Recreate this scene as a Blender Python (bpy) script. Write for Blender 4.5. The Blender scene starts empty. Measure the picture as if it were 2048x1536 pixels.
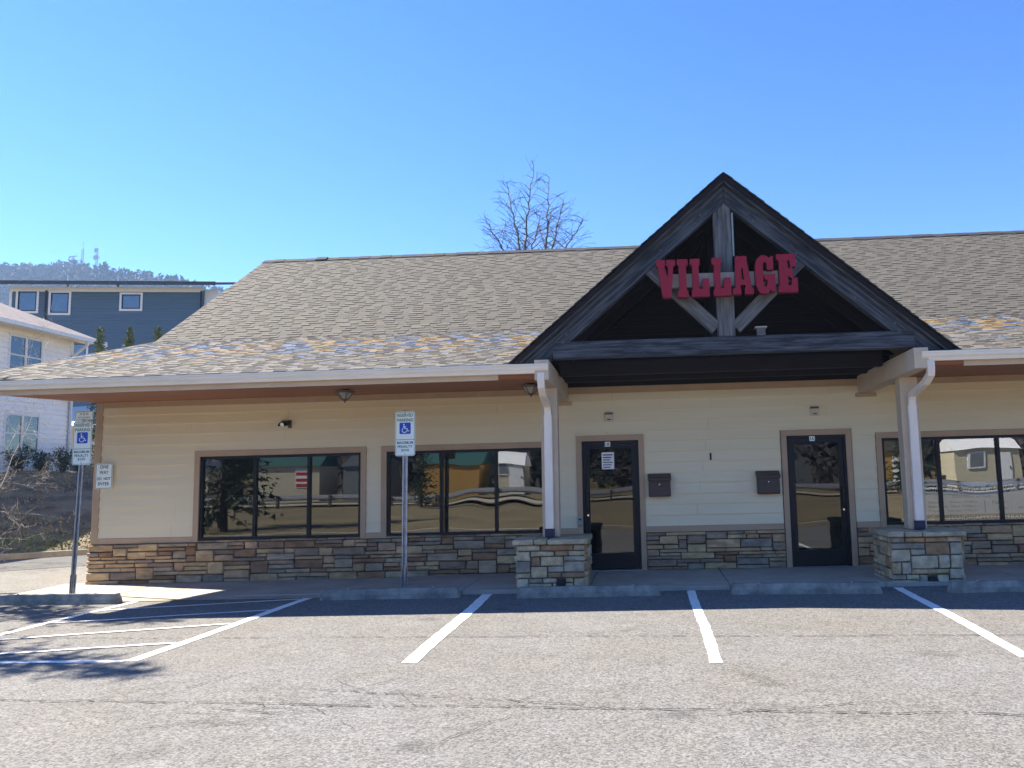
import bpy, bmesh, math, random
from mathutils import Vector, Matrix, noise

scene = bpy.context.scene
COL = scene.collection
rnd = random.Random(7)

# ------------------------------------------------------------------ camera
cam_d = bpy.data.cameras.new('camera')
cam = bpy.data.objects.new('camera', cam_d)
COL.objects.link(cam)
scene.camera = cam
cam_d.sensor_width = 36.0
cam_d.lens = 28.477
cam_d.shift_x = -0.0923
cam_d.shift_y = -0.0007
cam_d.clip_end = 6000
cam_d.clip_start = 0.05
YAW, PIT, ROL = math.radians(2.7771), math.radians(6.4007), math.radians(1.4652)
_r = Vector((math.cos(YAW), math.sin(YAW), 0))
_f = Vector((-math.sin(YAW) * math.cos(PIT), math.cos(YAW) * math.cos(PIT), math.sin(PIT)))
_d = _f.cross(_r)
_r2 = math.cos(ROL) * _r + math.sin(ROL) * _d
_d2 = -math.sin(ROL) * _r + math.cos(ROL) * _d
cam.matrix_world = Matrix(((_r2.x, -_d2.x, -_f.x, 0.0), (_r2.y, -_d2.y, -_f.y, -13.787),
                           (_r2.z, -_d2.z, -_f.z, 1.586), (0, 0, 0, 1)))

# ------------------------------------------------------------------ sky, sun, exposure
TO_SUN = Vector((-3.36, 1.2, 3.34)).normalized()
EL = math.asin(TO_SUN.z)
AZ = math.atan2(TO_SUN.x, TO_SUN.y)
world = bpy.data.worlds.new('World')
scene.world = world
world.use_nodes = True
wn = world.node_tree
sky = wn.nodes.new('ShaderNodeTexSky')
sky.sky_type = 'NISHITA'
sky.sun_disc = False
sky.sun_elevation = EL
sky.sun_rotation = AZ
sky.altitude = 2500
sky.air_density = 1.0
sky.dust_density = 0.15
sky.ozone_density = 2.0
hsv = wn.nodes.new('ShaderNodeHueSaturation')
hsv.inputs['Saturation'].default_value = 1.32
hsv.inputs['Hue'].default_value = 0.511
wn.links.new(sky.outputs[0], hsv.inputs['Color'])
wn.links.new(hsv.outputs[0], wn.nodes['Background'].inputs[0])
wn.nodes['Background'].inputs[1].default_value = 0.081
sun_d = bpy.data.lights.new('sun', 'SUN')
sun_d.energy = 4.9
sun_d.angle = math.radians(0.5)
sun_d.color = (1.0, 0.91, 0.77)
sun = bpy.data.objects.new('sun', sun_d)
COL.objects.link(sun)
sun.rotation_euler = (-TO_SUN).to_track_quat('-Z', 'Y').to_euler()
sun.location = (-20, 8, 30)
scene.view_settings.view_transform = 'Standard'
scene.view_settings.look = 'None'
scene.view_settings.gamma = 1.0
scene.view_settings.exposure = 1.92

# ------------------------------------------------------------------ materials
MATS = {}


def mat(name, col, rough=0.75, var=0.12, scale=6.0, bump=0.15, bscale=60.0, metal=0.0, stretch=(1, 1, 1),
        col2=None, vary=None, attr=None, spec=0.4, detail=5.0, coat=0.0, ramp=(0.35, 0.65), bdist=0.01):
    """procedural surface: base colour broken up by two noises, fine bump; vary = list of colours picked per object"""
    m = bpy.data.materials.new(name)
    m.use_nodes = True
    nt = m.node_tree
    N, L = nt.nodes, nt.links
    b = N['Principled BSDF']
    b.inputs['Roughness'].default_value = rough
    b.inputs['Metallic'].default_value = metal
    b.inputs['Specular IOR Level'].default_value = spec
    if coat:
        b.inputs['Coat Weight'].default_value = coat
    tc = N.new('ShaderNodeTexCoord')
    mp = N.new('ShaderNodeMapping')
    mp.inputs['Scale'].default_value = stretch
    L.new(tc.outputs['Object'], mp.inputs[0])
    n1 = N.new('ShaderNodeTexNoise')
    n1.inputs['Scale'].default_value = scale
    n1.inputs['Detail'].default_value = detail
    n1.inputs['Roughness'].default_value = 0.65
    L.new(mp.outputs[0], n1.inputs['Vector'])
    base = None
    if vary:
        oi = N.new('ShaderNodeObjectInfo')
        cr = N.new('ShaderNodeValToRGB')
        cr.color_ramp.interpolation = 'CONSTANT'
        el = cr.color_ramp.elements
        while len(el) < len(vary):
            el.new(0.5)
        for i, c in enumerate(vary):
            el[i].position = i / len(vary)
            el[i].color = (*c, 1)
        L.new(oi.outputs['Random'], cr.inputs[0])
        base = cr.outputs[0]
    elif attr:
        at = N.new('ShaderNodeAttribute')
        at.attribute_name = attr
        base = at.outputs['Color']
    mr = N.new('ShaderNodeMapRange')
    mr.inputs['From Min'].default_value = ramp[0]
    mr.inputs['From Max'].default_value = ramp[1]
    L.new(n1.outputs['Fac'], mr.inputs['Value'])
    if col2 is not None and base is None:
        mx = N.new('ShaderNodeMix')
        mx.data_type = 'RGBA'
        mx.inputs['A'].default_value = (*col, 1)
        mx.inputs['B'].default_value = (*col2, 1)
        L.new(mr.outputs[0], mx.inputs['Factor'])
        out = mx.outputs['Result']
    else:
        mr.inputs['To Min'].default_value = 1 - var
        mr.inputs['To Max'].default_value = 1 + var
        mx = N.new('ShaderNodeMix')
        mx.data_type = 'RGBA'
        mx.blend_type = 'MULTIPLY'
        mx.inputs['Factor'].default_value = 1
        if base is None:
            mx.inputs['A'].default_value = (*col, 1)
        else:
            L.new(base, mx.inputs['A'])
        L.new(mr.outputs[0], mx.inputs['B'])
        out = mx.outputs['Result']
    L.new(out, b.inputs['Base Color'])
    if bump:
        n2 = N.new('ShaderNodeTexNoise')
        n2.inputs['Scale'].default_value = bscale
        n2.inputs['Detail'].default_value = 4
        L.new(mp.outputs[0], n2.inputs['Vector'])
        bp = N.new('ShaderNodeBump')
        bp.inputs['Strength'].default_value = bump
        bp.inputs['Distance'].default_value = bdist
        L.new(n2.outputs['Fac'], bp.inputs['Height'])
        L.new(bp.outputs[0], b.inputs['Normal'])
    MATS[name] = m
    return m


def asphalt_mat(name, lo, hi, stain, bscale=1.0):
    m = bpy.data.materials.new(name)
    m.use_nodes = True
    nt = m.node_tree
    N, L = nt.nodes, nt.links
    b = N['Principled BSDF']
    b.inputs['Roughness'].default_value = 0.9
    b.inputs['Specular IOR Level'].default_value = 0.25
    tc = N.new('ShaderNodeTexCoord')
    v = N.new('ShaderNodeTexVoronoi')
    v.inputs['Scale'].default_value = 66 * bscale
    v.inputs['Randomness'].default_value = 1.0
    L.new(tc.outputs['Object'], v.inputs['Vector'])
    n1 = N.new('ShaderNodeTexNoise')
    n1.inputs['Scale'].default_value = 62 * bscale
    n1.inputs['Detail'].default_value = 6
    n1.inputs['Roughness'].default_value = 0.75
    L.new(tc.outputs['Object'], n1.inputs['Vector'])
    n2 = N.new('ShaderNodeTexNoise')
    n2.inputs['Scale'].default_value = 0.55
    n2.inputs['Detail'].default_value = 7
    n2.inputs['Roughness'].default_value = 0.62
    L.new(tc.outputs['Object'], n2.inputs['Vector'])
    n3 = N.new('ShaderNodeTexNoise')
    n3.inputs['Scale'].default_value = 3.2
    n3.inputs['Detail'].default_value = 6
    L.new(tc.outputs['Object'], n3.inputs['Vector'])
    sep = N.new('ShaderNodeSeparateColor')
    L.new(v.outputs['Color'], sep.inputs[0])
    a1 = N.new('ShaderNodeMath')
    a1.operation = 'MULTIPLY_ADD'
    L.new(sep.outputs[0], a1.inputs[0])
    a1.inputs[1].default_value = 0.55
    L.new(n1.outputs['Fac'], a1.inputs[2])
    mr = N.new('ShaderNodeMapRange')
    mr.inputs['From Min'].default_value = 0.38
    mr.inputs['From Max'].default_value = 1.12
    L.new(a1.outputs[0], mr.inputs['Value'])
    mx = N.new('ShaderNodeMix')
    mx.data_type = 'RGBA'
    mx.inputs['A'].default_value = (*lo, 1)
    mx.inputs['B'].default_value = (*hi, 1)
    L.new(mr.outputs[0], mx.inputs['Factor'])
    ms = N.new('ShaderNodeMapRange')
    ms.inputs['From Min'].default_value = 0.36
    ms.inputs['From Max'].default_value = 0.66
    L.new(n2.outputs['Fac'], ms.inputs['Value'])
    mx2 = N.new('ShaderNodeMix')
    mx2.data_type = 'RGBA'
    mx2.blend_type = 'MULTIPLY'
    L.new(mx.outputs['Result'], mx2.inputs['A'])
    mx2.inputs['B'].default_value = (*stain, 1)
    L.new(ms.outputs[0], mx2.inputs['Factor'])
    ms3 = N.new('ShaderNodeMapRange')
    ms3.inputs['From Min'].default_value = 0.3
    ms3.inputs['From Max'].default_value = 0.7
    ms3.inputs['To Min'].default_value = 0.92
    ms3.inputs['To Max'].default_value = 1.07
    L.new(n3.outputs['Fac'], ms3.inputs['Value'])
    mx3 = N.new('ShaderNodeMix')
    mx3.data_type = 'RGBA'
    mx3.blend_type = 'MULTIPLY'
    mx3.inputs['Factor'].default_value = 1
    L.new(mx2.outputs['Result'], mx3.inputs['A'])
    L.new(ms3.outputs[0], mx3.inputs['B'])
    n4 = N.new('ShaderNodeTexNoise')
    n4.inputs['Scale'].default_value = 1.7
    n4.inputs['Detail'].default_value = 3
    L.new(tc.outputs['Object'], n4.inputs['Vector'])
    ms4 = N.new('ShaderNodeMapRange')
    ms4.inputs['From Min'].default_value = 0.66
    ms4.inputs['From Max'].default_value = 0.78
    ms4.inputs['To Min'].default_value = 1.0
    ms4.inputs['To Max'].default_value = 0.62
    L.new(n4.outputs['Fac'], ms4.inputs['Value'])
    mx4 = N.new('ShaderNodeMix')
    mx4.data_type = 'RGBA'
    mx4.blend_type = 'MULTIPLY'
    mx4.inputs['Factor'].default_value = 1
    L.new(mx3.outputs['Result'], mx4.inputs['A'])
    L.new(ms4.outputs[0], mx4.inputs['B'])
    L.new(mx4.outputs['Result'], b.inputs['Base Color'])
    bp = N.new('ShaderNodeBump')
    bp.inputs['Strength'].default_value = 0.55
    bp.inputs['Distance'].default_value = 0.006
    L.new(a1.outputs[0], bp.inputs['Height'])
    L.new(bp.outputs[0], b.inputs['Normal'])
    MATS[name] = m
    return m


def glass_mat(name, wave, wscale, refl=0.32, tint=(0.30, 0.34, 0.36)):
    m = bpy.data.materials.new(name)
    m.use_nodes = True
    nt = m.node_tree
    N, L = nt.nodes, nt.links
    N.remove(N['Principled BSDF'])
    out = N['Material Output']
    tr = N.new('ShaderNodeBsdfTransparent')
    tr.inputs[0].default_value = (*tint, 1)
    gl = N.new('ShaderNodeBsdfGlossy')
    gl.inputs['Roughness'].default_value = 0.004
    gl.inputs['Color'].default_value = (0.96, 0.98, 1.0, 1)
    tc = N.new('ShaderNodeTexCoord')
    n = N.new('ShaderNodeTexNoise')
    n.inputs['Scale'].default_value = wscale
    n.inputs['Detail'].default_value = 0.0
    L.new(tc.outputs['Object'], n.inputs['Vector'])
    bp = N.new('ShaderNodeBump')
    bp.inputs['Strength'].default_value = 1.0
    bp.inputs['Distance'].default_value = wave
    L.new(n.outputs['Fac'], bp.inputs['Height'])
    L.new(bp.outputs[0], gl.inputs['Normal'])
    fr = N.new('ShaderNodeFresnel')
    fr.inputs['IOR'].default_value = 1.5
    ad = N.new('ShaderNodeMath')
    ad.operation = 'ADD'
    ad.use_clamp = True
    L.new(fr.outputs[0], ad.inputs[0])
    ad.inputs[1].default_value = refl
    mx = N.new('ShaderNodeMixShader')
    L.new(ad.outputs[0], mx.inputs[0])
    L.new(tr.outputs[0], mx.inputs[1])
    L.new(gl.outputs[0], mx.inputs[2])
    L.new(mx.outputs[0], out.inputs[0])
    MATS[name] = m
    return m


asphalt_mat('asphalt', (0.060, 0.060, 0.060), (0.248, 0.244, 0.238), (0.93, 0.90, 0.84))
asphalt_mat('shaded_road_asphalt', (0.05, 0.05, 0.052), (0.15, 0.15, 0.15), (0.9, 0.9, 0.88))
mat('concrete', (0.31, 0.28, 0.235), 0.85, col2=(0.40, 0.365, 0.305), scale=1.6, bump=0.2, bscale=120, bdist=0.004)
mat('stop_concrete', (0.16, 0.158, 0.14), 0.9, col2=(0.33, 0.325, 0.285), scale=5, bump=0.5, bscale=90, bdist=0.006)
mat('paint_white', (0.80, 0.80, 0.79), 0.7, col2=(0.42, 0.42, 0.40), scale=26, bump=0.25, bscale=160, ramp=(0.52, 0.74), bdist=0.003)
mat('crack', (0.022, 0.021, 0.02), 0.95, bump=0)
mat('siding', (0.77, 0.655, 0.435), 0.62, col2=(0.80, 0.69, 0.465), scale=2.2, bump=0.12, bscale=90, stretch=(0.2, 1, 3), bdist=0.003)
mat('trim', (0.44, 0.30, 0.185), 0.65, col2=(0.49, 0.34, 0.215), scale=3, bump=0.12, bscale=70, bdist=0.004)
mat('post_paint', (0.54, 0.42, 0.30), 0.6, col2=(0.60, 0.475, 0.34), scale=3, bump=0.1, bscale=60, bdist=0.004)
mat('gutter', (0.88, 0.775, 0.62), 0.28, col2=(0.80, 0.69, 0.54), coat=0.4, scale=2.5, bump=0.05, bscale=20, stretch=(0.5, 1, 3))
mat('gutter_white', (0.88, 0.775, 0.66), 0.45, col2=(0.76, 0.66, 0.55), scale=5, bump=0.08, bscale=30, stretch=(1, 1, 0.3))
mat('soffit', (0.36, 0.14, 0.06), 0.6, col2=(0.25, 0.092, 0.04), scale=4, bump=0.1, bscale=30, stretch=(0.15, 2, 2))
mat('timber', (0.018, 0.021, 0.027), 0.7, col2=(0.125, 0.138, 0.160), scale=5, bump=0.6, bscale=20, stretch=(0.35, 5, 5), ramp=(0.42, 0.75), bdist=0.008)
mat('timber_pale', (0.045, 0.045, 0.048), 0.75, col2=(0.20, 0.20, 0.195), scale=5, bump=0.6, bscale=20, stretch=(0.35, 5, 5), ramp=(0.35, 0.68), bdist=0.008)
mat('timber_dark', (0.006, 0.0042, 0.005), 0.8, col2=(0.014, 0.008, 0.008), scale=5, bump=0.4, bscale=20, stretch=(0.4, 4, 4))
mat('roof_edge', (0.036, 0.034, 0.036), 0.85, var=0.3, scale=10, bump=0.4, bscale=60)
mat('shingle', (1, 1, 1), 0.88, attr='tint', var=0.16, scale=28, bump=0.5, bscale=220, bdist=0.004)
mat('shingle_ridge', (0.035, 0.033, 0.036), 0.9, var=0.25, scale=20, bump=0.5, bscale=200)
mat('red_letter', (0.27, 0.003, 0.022), 0.5, var=0.06, scale=8, bump=0.05, bscale=80)
mat('red_side', (0.15, 0.004, 0.02), 0.45, var=0.05, bump=0)
mat('raceway', (0.42, 0.38, 0.32), 0.6, var=0.1, bump=0.1)
mat('bronze', (0.009, 0.0085, 0.011), 0.4, var=0.1, bump=0.0, spec=0.3)
mat('mail_metal', (0.045, 0.028, 0.030), 0.4, var=0.15, scale=5, bump=0.1, bscale=200, spec=0.5)
mat('steel', (0.42, 0.44, 0.47), 0.42, var=0.2, scale=12, bump=0.1, bscale=40, metal=0.85)
mat('chrome', (0.75, 0.75, 0.75), 0.2, var=0.03, bump=0, metal=1.0)
mat('sign_white', (0.88, 0.95, 0.90), 0.4, var=0.03, scale=5, bump=0)
mat('sign_green', (0.004, 0.17, 0.105), 0.45, var=0.06, bump=0)
mat('sign_blue', (0.012, 0.085, 0.56), 0.4, var=0.04, bump=0)
mat('sign_black', (0.012, 0.012, 0.013), 0.5, var=0.04, bump=0)
mat('horn_plastic', (0.62, 0.54, 0.40), 0.5, var=0.06, bump=0.05)
mat('dark_plastic', (0.02, 0.018, 0.018), 0.45, var=0.1, bump=0)
mat('navy_plastic', (0.010, 0.016, 0.055), 0.5, var=0.1, bump=0)
mat('lamp_metal', (0.10, 0.08, 0.07), 0.5, var=0.2, scale=12, bump=0.2)
mat('lamp_glass', (0.35, 0.32, 0.27), 0.25, var=0.15, scale=15, bump=0.1)
mat('grey_plastic', (0.28, 0.34, 0.35), 0.4, var=0.06, bump=0)
mat('paper', (0.86, 0.84, 0.79), 0.8, var=0.05, bump=0)
mat('yellow_light', (0.72, 0.48, 0.10), 0.7, var=0.08, bump=0)
mat('ink', (0.02, 0.02, 0.022), 0.7, var=0.05, bump=0)
mat('grey_ink', (0.16, 0.165, 0.17), 0.7, var=0.05, bump=0)
mat('strip_dark', (0.10, 0.085, 0.075), 0.6, var=0.05, bump=0)
mat('mortar', (0.085, 0.072, 0.058), 0.95, var=0.2, scale=20, bump=0.4)
STONES = [(0.30, 0.215, 0.14), (0.33, 0.245, 0.165), (0.27, 0.20, 0.145), (0.20, 0.13, 0.09), (0.25, 0.215, 0.18),
          (0.28, 0.235, 0.185), (0.175, 0.165, 0.155), (0.195, 0.122, 0.08), (0.34, 0.262, 0.17), (0.22, 0.185, 0.155),
          (0.19, 0.15, 0.125), (0.31, 0.228, 0.15)]
mat('stone', (0.3, 0.25, 0.2), 0.9, vary=[(c[0] * 1.5, c[1] * 1.36, c[2] * 1.08) for c in STONES], var=0.3, scale=7, bump=0.7, bscale=26, stretch=(0.6, 1, 1.6), bdist=0.012)
PSTONES = [(0.45, 0.41, 0.34), (0.41, 0.365, 0.29), (0.34, 0.235, 0.15), (0.32, 0.31, 0.29), (0.47, 0.43, 0.37),
           (0.39, 0.315, 0.225), (0.24, 0.235, 0.225), (0.44, 0.375, 0.28), (0.28, 0.19, 0.13), (0.41, 0.385, 0.34)]
mat('pier_stone', (0.3, 0.25, 0.2), 0.9, vary=[(c[0] * 1.12, c[1], c[2] * 0.78) for c in PSTONES], var=0.3, scale=7, bump=0.7, bscale=26, bdist=0.012)
mat('cap_stone', (0.3, 0.25, 0.2), 0.9, vary=[(0.42, 0.35, 0.225), (0.46, 0.38, 0.255), (0.38, 0.315, 0.20)], var=0.3, scale=6, bump=0.7, bscale=26, bdist=0.012)
mat('pier_mortar', (0.11, 0.105, 0.10), 0.95, var=0.2, scale=20, bump=0.4)
mat('interior', (0.055, 0.055, 0.055), 0.9, var=0.1, bump=0)
mat('house_siding', (0.88, 0.82, 0.75), 0.6, var=0.05, scale=2, bump=0.05)
mat('house_white', (0.74, 0.72, 0.68), 0.5, var=0.04, bump=0)
mat('house_roof', (0.17, 0.14, 0.135), 0.9, col2=(0.26, 0.22, 0.21), scale=5, bump=0.5, bscale=60)
mat('blue_siding', (0.092, 0.142, 0.185), 0.6, col2=(0.105, 0.156, 0.20), scale=1.5, bump=0.05, stretch=(0.2, 0.2, 2))
mat('dark_roof', (0.06, 0.062, 0.07), 0.8, var=0.2, bump=0.1)
mat('maroon_edge', (0.07, 0.02, 0.04), 0.6, var=0.1, bump=0)
mat('beige_siding', (0.58, 0.50, 0.38), 0.7, var=0.06, bump=0.05)
mat('bank', (0.105, 0.078, 0.055), 0.95, col2=(0.235, 0.19, 0.115), scale=1.1, bump=0.8, bscale=9, bdist=0.08, detail=9, ramp=(0.4, 0.62))
mat('field', (0.135, 0.105, 0.055), 0.95, col2=(0.20, 0.158, 0.085), scale=0.4, bump=0.6, bscale=6, bdist=0.06, detail=8)
mat('dry_grass', (0.28, 0.22, 0.13), 0.9, vary=None, var=0.35, scale=1.5, bump=0)
mat('green_grass', (0.11, 0.14, 0.045), 0.9, var=0.4, scale=1.5, bump=0)
mat('kerb', (0.34, 0.30, 0.235), 0.9, var=0.2, scale=3, bump=0.3)
mat('bark', (0.11, 0.092, 0.08), 0.9, var=0.3, scale=12, bump=0.5)
mat('pale_bark', (0.42, 0.39, 0.37), 0.85, var=0.25, scale=15, bump=0.3)
mat('twig', (0.085, 0.075, 0.07), 0.9, var=0.2, bump=0)
mat('holly', (0.022, 0.045, 0.020), 0.55, var=0.5, scale=9, bump=0)
mat('thuja', (0.15, 0.185, 0.08), 0.8, var=0.5, scale=6, bump=0)
mat('spruce', (0.025, 0.048, 0.026), 0.8, var=0.5, scale=4, bump=0)
mat('far_wood', (0.058, 0.050, 0.055), 0.95, attr='tint', var=0.3, scale=0.3, bump=0)
mat('hill_soil', (0.045, 0.040, 0.042), 0.95, var=0.3, scale=0.05, bump=0)
mat('tower_steel', (0.35, 0.36, 0.38), 0.6, var=0.05, bump=0)
mat('rock', (0.25, 0.20, 0.165), 0.9, col2=(0.42, 0.36, 0.29), var=0.3, scale=4, bump=0.5)
mat('shade_cloth', (0.07, 0.08, 0.09), 0.8, var=0.2, scale=3, bump=0)
mat('shed_cream', (0.55, 0.50, 0.37), 0.7, var=0.05, bump=0)
mat('shed_tan', (0.42, 0.24, 0.06), 0.7, var=0.1, bump=0)
mat('shed_grey', (0.17, 0.19, 0.21), 0.7, var=0.05, bump=0)
mat('shed_teal', (0.02, 0.085, 0.08), 0.6, var=0.05, bump=0)
mat('shed_white', (0.80, 0.80, 0.80), 0.5, var=0.03, bump=0)
mat('shed_red', (0.45, 0.02, 0.03), 0.6, var=0.05, bump=0)
mat('rail_steel', (0.45, 0.45, 0.46), 0.5, var=0.1, bump=0, metal=0.4)
mat('machine', (0.72, 0.36, 0.02), 0.5, var=0.1, bump=0)
glass_mat('glass_calm', 0.0018, 0.9, 0.07, (0.5, 0.55, 0.56))
glass_mat('glass_wavy', 0.0050, 1.4, 0.09, (0.5, 0.55, 0.56))
glass_mat('glass_mid', 0.0022, 1.2, 0.09, (0.86, 0.89, 0.89))
glass_mat('glass_door', 0.0026, 1.3, 0.035, (0.5, 0.53, 0.55))
glass_mat('house_glass', 0.003, 0.7, 0.10, (0.5, 0.55, 0.6))


# ------------------------------------------------------------------ object helpers
def tag(o, label=None, cat=None, group=None, kind=None):
    if label:
        o['label'] = label
    if cat:
        o['category'] = cat
    if group:
        o['group'] = group
    if kind:
        o['kind'] = kind
    return o


def attach(o, parent):
    """parent o (built in world coordinates) without moving it"""
    o.parent = parent
    # a thing is a translated empty (or a mesh at the origin); a part already sits at the world origin
    off = parent.location.copy() if parent.parent is None else Vector((0, 0, 0))
    o.matrix_parent_inverse = Matrix.Translation(-off)


def thing(name, label, cat, loc, group=None):
    e = bpy.data.objects.new(name, None)
    COL.objects.link(e)
    e.location = loc
    e.empty_display_size = 0.2
    return tag(e, label, cat, group)


def mesh_obj(name, verts, faces, m, parent=None, smooth=False):
    me = bpy.data.meshes.new(name)
    me.from_pydata([tuple(v) for v in verts], [], faces)
    me.materials.append(MATS[m])
    if smooth:
        for p in me.polygons:
            p.use_smooth = True
    o = bpy.data.objects.new(name, me)
    COL.objects.link(o)
    if parent is not None:
        attach(o, parent)
    return o


class MB:
    """collects shapes, links them as one mesh"""

    def __init__(s):
        s.v, s.f = [], []

    def poly(s, pts):
        n = len(s.v)
        s.v += [Vector(p) for p in pts]
        s.f.append(tuple(range(n, n + len(pts))))
        return s

    def box(s, a, b):
        n = len(s.v)
        x0, y0, z0 = a
        x1, y1, z1 = b
        s.v += [Vector(p) for p in ((x0, y0, z0), (x1, y0, z0), (x1, y1, z0), (x0, y1, z0), (x0, y0, z1), (x1, y0, z1), (x1, y1, z1), (x0, y1, z1))]
        for q in ((0, 3, 2, 1), (4, 5, 6, 7), (0, 1, 5, 4), (1, 2, 6, 5), (2, 3, 7, 6), (3, 0, 4, 7)):
            s.f.append(tuple(n + i for i in q))
        return s

    def hexa(s, p):
        """eight corners in box order"""
        n = len(s.v)
        s.v += [Vector(q) for q in p]
        for q in ((0, 3, 2, 1), (4, 5, 6, 7), (0, 1, 5, 4), (1, 2, 6, 5), (2, 3, 7, 6), (3, 0, 4, 7)):
            s.f.append(tuple(n + i for i in q))
        return s

    def tube(s, a, b, r0, r1=None, n=8, cap=True):
        a, b = Vector(a), Vector(b)
        r1 = r0 if r1 is None else r1
        d = (b - a)
        if d.length < 1e-6:
            return s
        d.normalize()
        u = d.orthogonal().normalized()
        w = d.cross(u)
        k = len(s.v)
        for c, r in ((a, r0), (b, r1)):
            for i in range(n):
                t = 2 * math.pi * i / n
                s.v.append(c + (u * math.cos(t) + w * math.sin(t)) * r)
        for i in range(n):
            j = (i + 1) % n
            s.f.append((k + i, k + j, k + n + j, k + n + i))
        if cap:
            s.f.append(tuple(k + i for i in reversed(range(n))))
            s.f.append(tuple(k + n + i for i in range(n)))
        return s

    def prism(s, outline, f0, f1):
        """outline: 2-D list; f0, f1 turn (u, v) into the two end points"""
        n = len(s.v)
        m_ = len(outline)
        s.v += [Vector(f0(*p)) for p in outline] + [Vector(f1(*p)) for p in outline]
        s.f.append(tuple(range(n, n + m_)))
        s.f.append(tuple(n + m_ + i for i in reversed(range(m_))))
        for i in range(m_):
            j = (i + 1) % m_
            s.f.append((n + j, n + i, n + m_ + i, n + m_ + j))
        return s

    def sweep(s, path, hw, hd, side=Vector((1, 0, 0))):
        """rectangular bar along a path in the Y-Z plane"""
        k = len(s.v)
        for i, p in enumerate(path):
            p = Vector(p)
            d = (Vector(path[min(i + 1, len(path) - 1)]) - Vector(path[max(i - 1, 0)])).normalized()
            nn = d.cross(side).normalized()
            for a, b in ((-1, -1), (1, -1), (1, 1), (-1, 1)):
                s.v.append(p + side * hw * a + nn * hd * b)
        for i in range(len(path) - 1):
            for j in range(4):
                q = (j + 1) % 4
                s.f.append((k + 4 * i + j, k + 4 * i + q, k + 4 * i + 4 + q, k + 4 * i + 4 + j))
        s.f.append((k, k + 3, k + 2, k + 1))
        e = k + 4 * (len(path) - 1)
        s.f.append((e, e + 1, e + 2, e + 3))
        return s

    def build(s, name, m, parent=None, smooth=False, fix=False, bevel=0.0):
        me = bpy.data.meshes.new(name)
        me.from_pydata([tuple(v) for v in s.v], [], s.f)
        if fix or bevel:
            bm = bmesh.new()
            bm.from_mesh(me)
            bmesh.ops.recalc_face_normals(bm, faces=bm.faces)
            if bevel:
                bmesh.ops.bevel(bm, geom=list(bm.edges), offset=bevel, segments=1, affect='EDGES', clamp_overlap=True)
            bm.to_mesh(me)
            bm.free()
        me.materials.append(MATS[m])
        if smooth:
            for p in me.polygons:
                p.use_smooth = True
        o = bpy.data.objects.new(name, me)
        COL.objects.link(o)
        if parent is not None:
            attach(o, parent)
        return o


def box(name, a, b, m, parent=None, bevel=0.0):
    return MB().box(a, b).build(name, m, parent, bevel=bevel)


def timber(name, a, b, width, depth, m, parent, up=Vector((0, -1, 0)), bevel=0.008):
    """a bar whose own X axis runs along its length, so the grain follows it"""
    a, b = Vector(a), Vector(b)
    d = b - a
    ln = d.length
    d.normalize()
    yy = up.cross(d).normalized()
    zz = d.cross(yy)
    mb = MB().box((-ln / 2, -width / 2, -depth / 2), (ln / 2, width / 2, depth / 2))
    o = mb.build(name, m, None, bevel=bevel)
    c = (a + b) / 2
    o.matrix_world = Matrix(((d.x, yy.x, zz.x, c.x), (d.y, yy.y, zz.y, c.y), (d.z, yy.z, zz.z, c.z), (0, 0, 0, 1)))
    if parent is not None:
        attach(o, parent)
    return o


def text_mesh(body, w, h, shear=0.0, bold=0.0, spacing=1.0):
    """flat lettering scaled to w x h, lower left at the origin: verts (u, v), faces"""
    cu = bpy.data.curves.new('lettering', 'FONT')
    cu.body = body
    cu.size = 1.0
    cu.shear = shear
    cu.offset = bold
    cu.space_character = spacing
    cu.resolution_u = 3
    o = bpy.data.objects.new('lettering', cu)
    COL.objects.link(o)
    dg = bpy.context.evaluated_depsgraph_get()
    me = bpy.data.meshes.new_from_object(o.evaluated_get(dg))
    bpy.data.objects.remove(o)
    vs = [(v.co.x, v.co.y) for v in me.vertices]
    fs = [tuple(p.vertices) for p in me.polygons]
    bpy.data.meshes.remove(me)
    bpy.data.curves.remove(cu)
    x0, x1 = min(v[0] for v in vs), max(v[0] for v in vs)
    y0, y1 = min(v[1] for v in vs), max(v[1] for v in vs)
    if w is None:
        w = (x1 - x0) * h / (y1 - y0)
    return [((v[0] - x0) / (x1 - x0) * w, (v[1] - y0) / (y1 - y0) * h) for v in vs], fs, w


def lettering(body, cx, z, y, w, h, m, parent, **kw):
    """text facing the lot (-Y), centred on cx, baseline z"""
    vs, fs, w = text_mesh(body, w, h, **kw)
    return mesh_obj('lettering', [(cx - w / 2 + u, y, z + v) for u, v in vs], fs, m, parent)


def set_tints(o, tints):
    """one colour per face, stored on face corners"""
    me = o.data
    at = me.color_attributes.new('tint', 'FLOAT_COLOR', 'CORNER')
    k = 0
    buf = []
    for p in me.polygons:
        c = tints[p.index]
        for _ in range(p.loop_total):
            buf += [c[0], c[1], c[2], 1.0]
    at.data.foreach_set('color', buf)


# ------------------------------------------------------------------ ground, lot, sidewalk
ZL = -0.09
mb = MB().poly([(-850, -850, -0.32), (850, -850, -0.32), (850, 850, -0.32), (-850, 850, -0.32)])
tag(mb.build('ground', 'field'), kind='structure')
mb = MB().poly([(-40, -10.2, ZL), (45, -10.2, ZL), (45, 0.3, ZL), (-9.0, 0.3, ZL), (-9.0, 16, ZL), (-40, 16, ZL)])
lot = tag(mb.build('parking_lot', 'asphalt'), kind='structure')
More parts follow.
